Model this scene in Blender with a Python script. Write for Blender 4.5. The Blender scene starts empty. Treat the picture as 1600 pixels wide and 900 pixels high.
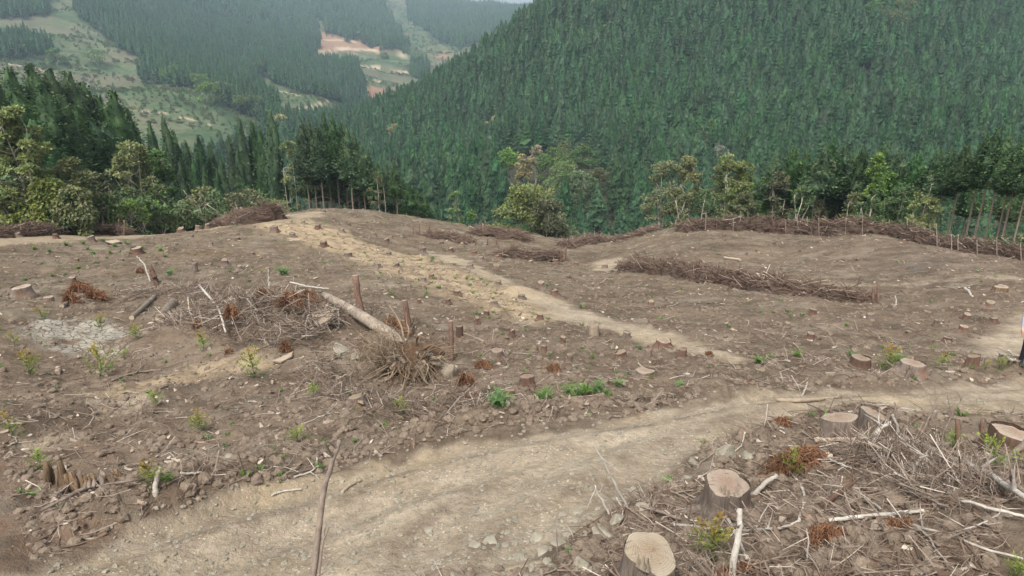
import bpy, bmesh, math, random
import numpy as np
from mathutils import Vector, Matrix, Euler
from mathutils.geometry import delaunay_2d_cdt

R = math.radians
random.seed(7)
rng = np.random.default_rng(11)
scn = bpy.context.scene
COL = scn.collection

# ------------------------------------------------------------------ camera, sky, sun, exposure
PITCH, FPX = R(20.0), 1110.0                  # downward tilt and focal length in photo pixels
cam_data = bpy.data.cameras.new('camera')
cam_data.sensor_width = 36.0
cam_data.lens = 36.0 * FPX / 1600.0
cam_data.clip_start = 0.1
cam_data.clip_end = 20000.0
cam = bpy.data.objects.new('camera', cam_data)
COL.objects.link(cam)
cam.location = (0, 0, 0)
cam.rotation_euler = (R(90) - PITCH, 0, 0)
scn.camera = cam

SUN_EL, SUN_AZ = R(58), R(205)                # azimuth clockwise from +Y
world = bpy.data.worlds.new('World')
scn.world = world
world.use_nodes = True
wn = world.node_tree
wn.nodes.clear()
wo = wn.nodes.new('ShaderNodeOutputWorld')
bg = wn.nodes.new('ShaderNodeBackground')
bg.inputs['Strength'].default_value = 0.115
sky = wn.nodes.new('ShaderNodeTexSky')
sky.sky_type = 'NISHITA'
sky.sun_disc = False
sky.sun_elevation = SUN_EL
sky.sun_rotation = SUN_AZ
sky.air_density = 1.0
sky.dust_density = 4.0
sky.ozone_density = 1.0
hs = wn.nodes.new('ShaderNodeHueSaturation')
hs.inputs['Saturation'].default_value = 0.22  # overcast: the blue is washed out to near white
wn.links.new(sky.outputs[0], hs.inputs['Color'])
wn.links.new(hs.outputs[0], bg.inputs['Color'])
wn.links.new(bg.outputs[0], wo.inputs['Surface'])

sun_data = bpy.data.lights.new('sun', 'SUN')
sun_data.energy = 1.5
sun_data.angle = R(14)
sun_data.color = (1.0, 0.965, 0.91)
sun = bpy.data.objects.new('sun', sun_data)
COL.objects.link(sun)
sun.rotation_euler = (R(90) - SUN_EL, 0, -SUN_AZ + math.pi)
sun.location = (0, 0, 60)

scn.view_settings.view_transform = 'Standard'
scn.view_settings.look = 'None'
scn.view_settings.gamma = 1.0
scn.view_settings.use_curve_mapping = False
scn.view_settings.exposure = 1.3
scn.render.engine = 'CYCLES'
scn.cycles.max_bounces = 6
scn.cycles.diffuse_bounces = 3
scn.cycles.transparent_max_bounces = 8
scn.cycles.volume_bounces = 1
try:
    scn.cycles.use_denoising = True
except Exception:
    pass

# ------------------------------------------------------------------ numeric helpers
SP, CP = math.sin(PITCH), math.cos(PITCH)

def P(px, py, d):
    """world point seen at photo pixel (px,py) at depth d along the view axis"""
    a, v = (px - 800.0) / FPX, (py - 450.0) / FPX
    return np.array([a * d, (CP - v * SP) * d, -(SP + v * CP) * d])

def project(xyz):
    x, y, z = xyz[..., 0], xyz[..., 1], xyz[..., 2]
    d = y * CP - z * SP
    up = y * SP + z * CP
    d = np.where(np.abs(d) < 1e-6, 1e-6, d)
    return 800 + FPX * x / d, 450 - FPX * up / d, d

def _hash(ix, iy, seed):
    h = (ix * 374761393 + iy * 668265263 + seed * 1274126177) & 0xFFFFFFFF
    h = ((h ^ (h >> 13)) * 1274126177) & 0xFFFFFFFF
    h = h ^ (h >> 16)
    return (h & 0xFFFFFF).astype(np.float64) / 0xFFFFFF

def vnoise(x, y, seed=0):
    x = np.asarray(x, float); y = np.asarray(y, float)
    fx, fy = np.floor(x), np.floor(y)
    ix, iy = fx.astype(np.int64), fy.astype(np.int64)
    u, w = x - fx, y - fy
    u = u * u * u * (u * (u * 6 - 15) + 10); w = w * w * w * (w * (w * 6 - 15) + 10)
    a, b = _hash(ix, iy, seed), _hash(ix + 1, iy, seed)
    c, d = _hash(ix, iy + 1, seed), _hash(ix + 1, iy + 1, seed)
    return (a + (b - a) * u) * (1 - w) + (c + (d - c) * u) * w - 0.5

def fbm(x, y, octv=4, seed=0, gain=0.5):
    s, a = 0.0, 1.0
    for k in range(octv):
        s = s + a * vnoise(x * 2 ** k + 17.3 * k, y * 2 ** k - 9.1 * k, seed + k)
        a *= gain
    return s

def sstep(a, b, x):
    t = np.clip((x - a) / (b - a), 0, 1)
    return t * t * (3 - 2 * t)

# ------------------------------------------------------------------ terrain: thin-plate fit of z/r over (azimuth, log r)
CTRL = [  # photo pixel and depth of points on the bare ground
 (0,900,7.4),(250,900,7.6),(500,880,7.9),(800,880,6.8),(1010,900,5.9),(1300,900,5.5),(1600,900,5.1),
 (1130,820,7.5),(1310,700,9.4),(1480,760,7.6),(1590,700,8.9),(900,740,9.5),(650,780,9.3),(1300,635,11.9),(1550,622,12.5),
 (1100,612,13.5),(850,660,12.0),(130,755,10.4),(400,720,11.0),(100,600,16),(100,520,21),(100,450,29),(100,400,40),(60,372,48),
 (0,640,13.5),(0,520,20),(0,420,34),(300,590,16.5),(450,560,17.5),(560,490,22),(700,565,18),(300,440,29),(600,440,29),(500,400,40),
 (300,385,44),(330,355,58),(430,340,66),(490,331,70),(600,340,72),(720,358,75),(650,385,50),(800,460,28),(750,415,40),(860,395,52),(900,500,24),(1000,540,20),
 (1200,560,17.8),(1200,500,23.5),(1200,460,29.5),(1000,470,29),(1000,420,43),(1340,470,28),(1200,400,45),(1200,365,58),
 (1060,358,61),(950,415,46),(940,385,58),(880,376,68),(810,372,72),(1400,420,37),(1400,372,52),(1590,410,39),(1590,480,25),(1590,570,18.3),(1450,560,18.2),
]
RAW = [  # pixel column, depth, drop below the camera (slopes beyond the crest, the valley, hills, far mountains)
 (50,75,20),(50,110,34),(50,250,70),(300,80,25),(300,120,44),(300,250,84),(600,95,31),(600,140,62),(450,90,28),(450,130,50),(450,280,86),
 (780,100,34),(780,140,60),(950,90,34),(950,130,62),(1200,75,27),(1200,100,45),(1200,140,62),(1450,62,21),(1450,85,37),(1450,130,60),(1600,52,19),(1600,80,36),(1600,130,58),
]
def canopy(px, py, d, lift=11.0):
    w = P(px, py, d); return (w[0], w[1], w[2] - lift)
HILL = [canopy(*q) for q in [(1000,340,180),(1300,230,240),(1300,100,330),(1300,0,380),(870,10,430),(600,160,480),(700,110,460),
 (560,200,420),(800,300,200),(620,290,230),(800,50,450),(1000,-60,460),(1300,-150,500),(1600,-150,520),(1580,0,430),(1450,300,190),
 (1580,260,200),(1580,120,330),(1000,200,280),(800,170,360),(1000,60,390),(1150,10,400),(700,210,340)]]
HID = [(600,650,92),(700,650,78),(800,700,62),(540,560,78)]
FAR = [P(*q) for q in [(300,170,450),(200,130,550),(100,150,450),(0,130,470),(450,150,620),(350,100,750),(500,160,620),(540,140,800),(600,100,1000),
 (550,60,1200),(650,30,1700),(690,60,1400),(745,11,2250),(790,19,2300),(840,23,2300),(690,2,2200),(400,20,1300),(0,0,800),(0,60,640),(200,0,1000),(200,60,760),
 (400,-120,2100),(100,-150,1500),(600,-40,2300)]]
FARH = [(790,2900,20),(840,2900,20),(900,2500,-40),(1200,1500,-130),(1600,1500,-130),(1200,800,-110),(1600,800,-120),(400,3400,-260),(100,3400,-320),(1500,3400,-200),(745,3400,60)]

_cu, _cw, _ct = [], [], []
def _add(w, az=None):
    r = math.hypot(w[0], w[1])
    _cu.append(math.atan2(w[0], w[1]) if az is None else az); _cw.append(math.log(r)); _ct.append(w[2] / r)
for q in CTRL:
    w = P(*q); _add(w)
    if q[0] <= 60: _add(w, -1.25)
    if q[0] >= 1585: _add(w, 1.25)
def _raw(px, d, drop):
    a = (px - 800.0) / FPX
    # horizontal forward distance for that depth and drop
    y = (d - drop * SP) / CP
    return np.array([a * d, y, -drop])
for q in RAW + HID + FARH:
    w = _raw(*q); _add(w)
    if q[0] <= 60: _add(w, -1.25)
    if q[0] >= 1590: _add(w, 1.25)
for w in HILL: _add(w)
for w in FAR:
    _add(w)
    if w[0] / w[1] < -0.70: _add(w, -1.25)
for az in (-1.25, -0.7, -0.3, 0.1, 0.5, 0.9, 1.25):
    for r, z in ((1.0, -1.75), (2.2, -2.85), (3.5, -3.85)):
        _add((r * math.sin(az), r * math.cos(az), z))
UA = 2.2
_c = np.stack([np.array(_cu) * UA, np.array(_cw)], 1)
_t = np.array(_ct)
def _phi(d2): return 0.5 * d2 * np.log(d2 + 1e-12)
_n = len(_c)
_K = _phi(((_c[:, None] - _c[None]) ** 2).sum(-1)) + np.eye(_n) * 0.0015
_Pm = np.concatenate([np.ones((_n, 1)), _c], 1)
_A = np.zeros((_n + 3, _n + 3)); _A[:_n, :_n] = _K; _A[:_n, _n:] = _Pm; _A[_n:, :_n] = _Pm.T
_sol = np.linalg.solve(_A, np.concatenate([_t, np.zeros(3)]))
def tps(u, w):
    u = np.asarray(u, float) * UA; w = np.asarray(w, float)
    s = _sol[_n] + _sol[_n + 1] * u + _sol[_n + 2] * w
    for k in range(_n):
        s = s + _sol[k] * _phi((u - _c[k, 0]) ** 2 + (w - _c[k, 1]) ** 2)
    return s
def base_z(x, y):
    x = np.asarray(x, float); y = np.asarray(y, float)
    r = np.maximum(np.hypot(x, y), 0.7)
    return tps(np.arctan2(x, y), np.log(r)) * r

def make_G(zf):
    def G(px, py, lift=0.0, far=3000.0, near=2.0):
        """first point where the sight line through a photo pixel meets the ground (raised by lift)"""
        k = np.exp(np.linspace(math.log(near), math.log(far), 520))
        u = P(px, py, 1.0)
        pts = u[None] * k[:, None]
        f = pts[:, 2] - (zf(pts[:, 0], pts[:, 1]) + lift)
        i = np.nonzero(f < 0)[0]
        i = i[0] if len(i) else len(k) - 1
        if i == 0: return u * k[0]
        lo, hi = k[i - 1], k[i]
        kk = np.linspace(lo, hi, 24); q = u[None] * kk[:, None]
        f = q[:, 2] - (zf(q[:, 0], q[:, 1]) + lift)
        j = np.nonzero(f < 0)[0]
        return q[j[0] if len(j) else -1]
    return G
G0 = make_G(base_z)

def poly_world(px_list): return np.array([G0(a, b, far=150)[:2] for a, b in px_list])
def poly_sd(poly, x, y):
    """signed distance (negative inside) to a polygon in plan"""
    inside = np.zeros(x.shape, bool); d2 = np.full(x.shape, 1e18)
    m = len(poly)
    for i in range(m):
        x0, y0 = poly[i]; x1, y1 = poly[(i + 1) % m]
        ex, ey = x1 - x0, y1 - y0
        t = np.clip(((x - x0) * ex + (y - y0) * ey) / (ex * ex + ey * ey + 1e-12), 0, 1)
        d2 = np.minimum(d2, (x - x0 - t * ex) ** 2 + (y - y0 - t * ey) ** 2)
        c = ((y0 > y) != (y1 > y)) & (x < (x1 - x0) * (y - y0) / (y1 - y0 + 1e-18) + x0)
        inside ^= c
    d = np.sqrt(d2)
    return np.where(inside, -d, d)

ROAD_MAIN = poly_world([(-150,960),(0,908),(200,838),(400,775),(560,735),(700,703),(850,672),(1000,650),(1150,628),(1300,614),(1450,606),(1650,598),(1850,590),
                        (1850,640),(1650,652),(1550,660),(1430,664),(1300,650),(1200,682),(1100,720),(1020,765),(950,810),(880,845),(830,930),(700,1000),(-200,1100)])
ROAD_B = poly_world([(665,389),(730,405),(800,440),(870,470),(960,500),(1040,525),(1120,549),(1180,560),(1150,566),(1060,547),(960,522),(860,502),(800,462),(730,420),(668,396)])
OCHRE = poly_world([(405,351),(470,345),(560,378),(650,400),(720,424),(790,462),(835,487),(840,502),(770,480),(700,460),(620,427),(540,400),(450,367)])
TRACK_L = poly_world([(-60,378),(150,363),(300,350),(420,340),(500,331),(500,337),(430,351),(300,361),(150,373),(-60,392)])
ROAD_R = poly_world([(1510,556),(1585,500),(1640,470),(1760,470),(1760,575),(1560,568)])
CLEAR = poly_world([(920,409),(970,401),(978,415),(930,421)])
TRACK_R = poly_world([(1280,440),(1400,441),(1590,436),(1590,442),(1400,446),(1280,445)])
MUD = poly_world([(20,520),(70,503),(150,507),(205,520),(230,540),(180,556),(120,552),(60,540)])
PALE1 = poly_world([(150,630),(190,615),(235,618),(225,632),(180,645)])
PALE2 = poly_world([(55,690),(90,672),(120,676),(80,695)])
OCH2 = poly_world([(110,610),(180,592),(260,588),(300,570),(400,560),(420,575),(320,590),(240,605),(150,622)])
ASH = poly_world([(1380,405),(1480,400),(1500,420),(1400,425)])
def road_sd(x, y):
    s = poly_sd(ROAD_MAIN, x, y)
    for p in (ROAD_B, ROAD_R, TRACK_L, CLEAR): s = np.minimum(s, poly_sd(p, x, y))
    return s

def gauss(x, y, c, ang, sx, sy):
    dx, dy = x - c[0], y - c[1]
    u = dx * math.cos(ang) + dy * math.sin(ang); v = -dx * math.sin(ang) + dy * math.cos(ang)
    return np.exp(-0.5 * ((u / sx) ** 2 + (v / sy) ** 2))
HEAP = [(G0(400, 520), 0.2, 2.6, 0.9, 0.62), (G0(500, 545), -0.3, 1.7, 0.9, 0.35), (G0(250, 500), 0.1, 1.8, 0.8, 0.25),
        (G0(1410, 745), -0.5, 1.2, 0.4, 0.16), (G0(1180, 715), 0.3, 0.6, 0.3, 0.10), (G0(560, 660), 0.1, 0.9, 0.5, 0.15),
        (G0(670, 625), 0.0, 0.9, 0.35, -0.45), (G0(600, 605), 0.0, 0.6, 0.3, -0.25), (G0(590, 640), .3, 0.9, 0.35, 0.22),
        (G0(815, 462), 0.0, 0.7, 0.4, 0.35), (G0(1100, 590), 0.1, 3.0, 0.5, 0.10)]
def H(x, y, detail=True):
    """final ground height"""
    x = np.asarray(x, float); y = np.asarray(y, float)
    r = np.hypot(x, y)
    z = base_z(x, y)
    near = sstep(130, 80, r)
    if not np.any(near > 0):
        return z + fbm(x / 60, y / 60, 4, 5) * np.minimum(r * 0.012, 14)
    for c, a, sx, sy, amp in HEAP: z = z + amp * gauss(x, y, c, a, sx, sy)
    rs = road_sd(x, y)
    off = sstep(-0.25, 0.5, rs)
    sm = poly_sd(ROAD_MAIN, x, y)
    berm = np.exp(-((sm - 0.55) / 0.45) ** 2)
    # spoil berm only on the field side of the main road (away from the camera)
    z = z + near * berm * 0.26 * (0.8 + 1.6 * fbm(x * 0.8, y * 0.8, 3, 21)) * sstep(6.5, 8.5, y + np.maximum(0, -x) * 0.12 - np.maximum(x, 0) * 0.05)
    n = 0.22 * fbm(x / 5.0, y / 5.0, 3, 3) + 0.20 * off * fbm(x / 1.3, y / 1.3, 3, 9) + 0.10 * off * fbm(x / 0.33, y / 0.33, 3, 31)
    n = n + 0.05 * (1 - off) * fbm(x / 0.9, y / 0.9, 4, 41) + 0.02 * (1 - off) * fbm(x / 0.12, y / 0.12, 2, 43)
    rut = np.sin(np.clip(sm, -2.2, 0) * 5.2) * 0.055 * (sm < 0)
    z = z + near * (n + rut)
    if np.any(r > 100):
        z = z + (1 - near) * fbm(x / 60, y / 60, 4, 5) * np.minimum(r * 0.012, 14)
    return z
G = make_G(H)
def Hs(x, y): return float(H(np.array([x]), np.array([y]))[0])

# ------------------------------------------------------------------ mesh and object helpers
class MB:
    """collects vertices and tri/quad faces (with a material slot and a per-vertex tint) and builds ONE mesh"""
    def __init__(s): s.V, s.T, s.Q, s.tm, s.qm, s.tint, s.n = [], [], [], [], [], [], 0
    def add(s, v, tris=None, quads=None, mat=0, tint=0.5):
        v = np.asarray(v, float).reshape(-1, 3)
        if tris is not None and len(tris):
            t = np.asarray(tris, np.int64).reshape(-1, 3) + s.n; s.T.append(t); s.tm.append(np.full(len(t), mat))
        if quads is not None and len(quads):
            q = np.asarray(quads, np.int64).reshape(-1, 4) + s.n; s.Q.append(q); s.qm.append(np.full(len(q), mat))
        s.V.append(v); s.tint.append(np.broadcast_to(np.asarray(tint, float), (len(v),)).copy()); s.n += len(v)
        return s
    def xf(s, loc=(0, 0, 0), rz=0.0, sc=1.0):
        c, k = math.cos(rz), math.sin(rz); m = np.array([[c, -k, 0], [k, c, 0], [0, 0, 1]])
        s.V = [(v * sc) @ m.T + np.array(loc) for v in s.V]; return s
    def mesh(s, name, mats, smooth=False):
        me = bpy.data.meshes.new(name)
        V = np.concatenate(s.V) if s.V else np.zeros((0, 3))
        T = np.concatenate(s.T) if s.T else np.zeros((0, 3), np.int64)
        Q = np.concatenate(s.Q) if s.Q else np.zeros((0, 4), np.int64)
        me.vertices.add(len(V)); me.vertices.foreach_set('co', V.ravel())
        me.loops.add(T.size + Q.size)
        me.loops.foreach_set('vertex_index', np.concatenate([T.ravel(), Q.ravel()]).astype(np.int32))
        me.polygons.add(len(T) + len(Q))
        st = np.concatenate([np.arange(len(T)) * 3, len(T) * 3 + np.arange(len(Q)) * 4]).astype(np.int32)
        me.polygons.foreach_set('loop_start', st)
        mi = np.concatenate((s.tm if s.T else []) + (s.qm if s.Q else []) + [np.zeros(0)]).astype(np.int32)
        me.polygons.foreach_set('material_index', mi)
        me.polygons.foreach_set('use_smooth', np.concatenate([np.full(len(T), bool(smooth) and smooth != 'quads'), np.full(len(Q), bool(smooth))]))
        a = me.attributes.new('tint', 'FLOAT', 'POINT')
        a.data.foreach_set('value', np.concatenate(s.tint) if s.tint else np.zeros(0))
        for m in (mats if isinstance(mats, (list, tuple)) else [mats]): me.materials.append(m)
        me.update(); me.validate()
        return me
    def build(s, name, mats, parent=None, smooth=False, link=True):
        o = bpy.data.objects.new(name, s.mesh(name, mats, smooth))
        if link: COL.objects.link(o)
        if parent is not None: o.parent = parent
        return o

def tag(o, label=None, cat=None, group=None, kind=None):
    if label: o['label'] = label
    if cat: o['category'] = cat
    if group: o['group'] = group
    if kind: o['kind'] = kind
    return o
def empty(name, loc, label, cat, group=None, rz=0.0):
    o = bpy.data.objects.new(name, None); o.empty_display_size = 0.2
    COL.objects.link(o); o.location = Vector([float(q) for q in loc]); o.rotation_euler = (0, 0, rz)
    return tag(o, label, cat, group)
def place(name, me, loc, parent=None, rot=(0, 0, 0), sc=1.0):
    o = bpy.data.objects.new(name, me); COL.objects.link(o)
    o.location = Vector([float(q) for q in loc]); o.rotation_euler = rot
    o.scale = (sc, sc, sc) if not hasattr(sc, '__len__') else tuple(float(q) for q in sc)
    if parent is not None: o.parent = parent
    return o

def tubes(A, B, ra, rb, sides=3, mid=None):
    """many straight (or once bent) sticks at once: arrays of ends and radii -> verts, quads"""
    A = np.asarray(A, float); B = np.asarray(B, float); n = len(A)
    ra = np.broadcast_to(ra, (n,)); rb = np.broadcast_to(rb, (n,))
    rings = [(A, ra), (B, rb)] if mid is None else [(A, ra), (np.asarray(mid, float), (ra + rb) / 2), (B, rb)]
    d = B - A; d /= np.linalg.norm(d, axis=1, keepdims=True) + 1e-9
    h = np.where(np.abs(d[:, 2:3]) < 0.9, np.array([[0, 0, 1.0]]), np.array([[1.0, 0, 0]]))
    u = np.cross(d, h); u /= np.linalg.norm(u, axis=1, keepdims=True) + 1e-9
    w = np.cross(d, u)
    vs = []
    for c, r in rings:
        for k in range(sides):
            t = 2 * math.pi * k / sides
            vs.append(c + (u * math.cos(t) + w * math.sin(t)) * r[:, None])
    m = len(vs); V = np.stack(vs, 1)                      # n, m, 3
    q = []
    for g in range(len(rings) - 1):
        for k in range(sides):
            a, b = g * sides + k, g * sides + (k + 1) % sides
            q.append([a, b, b + sides, a + sides])
    Q = (np.arange(n)[:, None, None] * m + np.array(q)[None]).reshape(-1, 4)
    return V.reshape(-1, 3), Q

def path_tube(pts, rad, sides=7, rough=0.0, seed=0, cap=True):
    """one tube along a polyline with a radius per point"""
    pts = np.asarray(pts, float); n = len(pts); rad = np.broadcast_to(rad, (n,))
    t = np.gradient(pts, axis=0); t /= np.linalg.norm(t, axis=1, keepdims=True) + 1e-9
    rg = np.random.default_rng(seed)
    V = []
    ref = np.array([0, 0, 1.0]) if abs(t[0][2]) < 0.9 else np.array([1.0, 0, 0])
    for i in range(n):
        u = np.cross(t[i], ref); u /= np.linalg.norm(u) + 1e-9; w = np.cross(t[i], u)
        for k in range(sides):
            a = 2 * math.pi * k / sides
            r = rad[i] * (1 + rough * rg.uniform(-1, 1))
            V.append(pts[i] + (u * math.cos(a) + w * math.sin(a)) * r)
    Q = [[i * sides + k, i * sides + (k + 1) % sides, (i + 1) * sides + (k + 1) % sides, (i + 1) * sides + k] for i in range(n - 1) for k in range(sides)]
    T = []
    if cap:
        b = len(V); V += [pts[0], pts[-1]]
        for k in range(sides):
            T.append([b, (k + 1) % sides, k]); T.append([b + 1, (n - 1) * sides + k, (n - 1) * sides + (k + 1) % sides])
    return np.array(V), T, Q

def smooth_path(pts, n=12):
    pts = np.asarray(pts, float)
    if len(pts) < 3:
        s = np.linspace(0, 1, max(n, 2))[:, None]; return pts[0] * (1 - s) + pts[-1] * s
    out = []; m = len(pts); p = np.concatenate([[2 * pts[0] - pts[1]], pts, [2 * pts[-1] - pts[-2]]])
    per = max(2, n // (m - 1))
    for i in range(m - 1):
        for s in np.linspace(0, 1, per, endpoint=False):
            a, b, c, d = p[i], p[i + 1], p[i + 2], p[i + 3]
            out.append(0.5 * (2 * b + (c - a) * s + (2 * a - 5 * b + 4 * c - d) * s * s + (3 * b - a - 3 * c + d) * s ** 3))
    out.append(pts[-1]); return np.array(out)

def unit(v): return v / (np.linalg.norm(v, axis=-1, keepdims=True) + 1e-9)

def cards(C, D, U, L, W, bend=0.25):
    """folded diamond leaves: centres, growth direction, up, length, width"""
    D = unit(D); S = unit(np.cross(D, U)); N = np.cross(S, D)
    L = np.broadcast_to(L, (len(C),))[:, None]; W = np.broadcast_to(W, (len(C),))[:, None]
    V = np.stack([C, C + D * L * 0.5 + S * W * 0.5 + N * W * bend, C + D * L, C + D * L * 0.5 - S * W * 0.5 + N * W * bend], 1)
    k = np.arange(len(C))[:, None] * 4
    T = np.concatenate([k + np.array([[0, 1, 2]]), k + np.array([[0, 2, 3]])])
    return V.reshape(-1, 3), T

# ------------------------------------------------------------------ materials
class NT:
    def __init__(s, name):
        s.m = bpy.data.materials.new(name); s.m.use_nodes = True
        s.t = s.m.node_tree; s.t.nodes.clear()
        s.out = s.n('ShaderNodeOutputMaterial'); s.b = s.n('ShaderNodeBsdfPrincipled')
        s.l(s.b.outputs[0], s.out.inputs['Surface'])
        s.b.inputs['Roughness'].default_value = 0.9
        s.b.inputs['Specular IOR Level'].default_value = 0.2
    def n(s, t): return s.t.nodes.new(t)
    def l(s, a, b): s.t.links.new(a, b)
    def set(s, sock, v):
        if isinstance(v, bpy.types.NodeSocket): s.l(v, sock)
        else:
            if hasattr(v, '__len__') and len(v) == 3 and sock.type == 'RGBA': v = (*v, 1)
            sock.default_value = v
    def coord(s, kind='Object'): return s.n('ShaderNodeTexCoord').outputs[kind]
    def wpos(s): return s.n('ShaderNodeNewGeometry').outputs['Position']
    def rand(s): return s.n('ShaderNodeObjectInfo').outputs['Random']
    def attr(s, name):
        a = s.n('ShaderNodeAttribute'); a.attribute_name = name; return a.outputs['Fac']
    def noise(s, vec, scale, detail=3, rough=0.55, dist=0.0):
        a = s.n('ShaderNodeTexNoise'); s.l(vec, a.inputs['Vector'])
        a.inputs['Scale'].default_value = scale; a.inputs['Detail'].default_value = detail
        a.inputs['Roughness'].default_value = rough; a.inputs['Distortion'].default_value = dist
        return a.outputs['Fac']
    def voro(s, vec, scale, feat='F1', out='Distance', rnd=1.0):
        a = s.n('ShaderNodeTexVoronoi'); a.feature = feat; s.l(vec, a.inputs['Vector'])
        a.inputs['Scale'].default_value = scale; a.inputs['Randomness'].default_value = rnd
        return a.outputs[out]
    def stretch(s, vec, sc, rot=(0, 0, 0)):
        a = s.n('ShaderNodeMapping'); s.l(vec, a.inputs['Vector']); a.inputs['Scale'].default_value = sc; a.inputs['Rotation'].default_value = rot
        return a.outputs[0]
    def math(s, op, a, b=0.0, clamp=False):
        m = s.n('ShaderNodeMath'); m.operation = op; m.use_clamp = clamp
        s.set(m.inputs[0], a); s.set(m.inputs[1], b); return m.outputs[0]
    def rng(s, v, a, b, c=0.0, d=1.0, smooth=False):
        m = s.n('ShaderNodeMapRange'); m.interpolation_type = 'SMOOTHSTEP' if smooth else 'LINEAR'
        s.set(m.inputs[0], v)
        for i, q in zip((1, 2, 3, 4), (a, b, c, d)): m.inputs[i].default_value = q
        return m.outputs[0]
    def mix(s, f, a, b, mode='MIX'):
        m = s.n('ShaderNodeMix'); m.data_type = 'RGBA'; m.blend_type = mode
        s.set(m.inputs[0], f); s.set(m.inputs[6], a); s.set(m.inputs[7], b); return m.outputs[2]
    def ramp(s, f, stops):
        r = s.n('ShaderNodeValToRGB'); s.l(f, r.inputs[0]); e = r.color_ramp.elements
        while len(e) < len(stops): e.new(0.5)
        for k, (p, c) in enumerate(stops): e[k].position = p; e[k].color = (*c, 1)
        return r.outputs[0]
    def scale(s, col, f):
        m = s.n('ShaderNodeVectorMath'); m.operation = 'SCALE'; s.l(col, m.inputs[0]); s.set(m.inputs['Scale'], f); return m.outputs[0]
    def bump(s, h, strength=0.5, dist=0.05):
        b = s.n('ShaderNodeBump'); s.l(h, b.inputs['Height']); b.inputs['Strength'].default_value = strength
        b.inputs['Distance'].default_value = dist; s.l(b.outputs[0], s.b.inputs['Normal'])
    def col(s, c): s.set(s.b.inputs['Base Color'], c)
    def hsv(s, col, h=0.5, sat=1.0, v=1.0):
        m = s.n('ShaderNodeHueSaturation'); s.set(m.inputs['Hue'], h); s.set(m.inputs['Saturation'], sat); s.set(m.inputs['Value'], v); s.l(col, m.inputs['Color'])
        return m.outputs[0]
    def translucent(s, col, f=0.3):
        t = s.n('ShaderNodeBsdfTranslucent'); s.set(t.inputs['Color'], col); m = s.n('ShaderNodeMixShader'); m.inputs[0].default_value = f
        s.l(s.b.outputs[0], m.inputs[1]); s.l(t.outputs[0], m.inputs[2]); s.l(m.outputs[0], s.out.inputs['Surface'])

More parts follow.
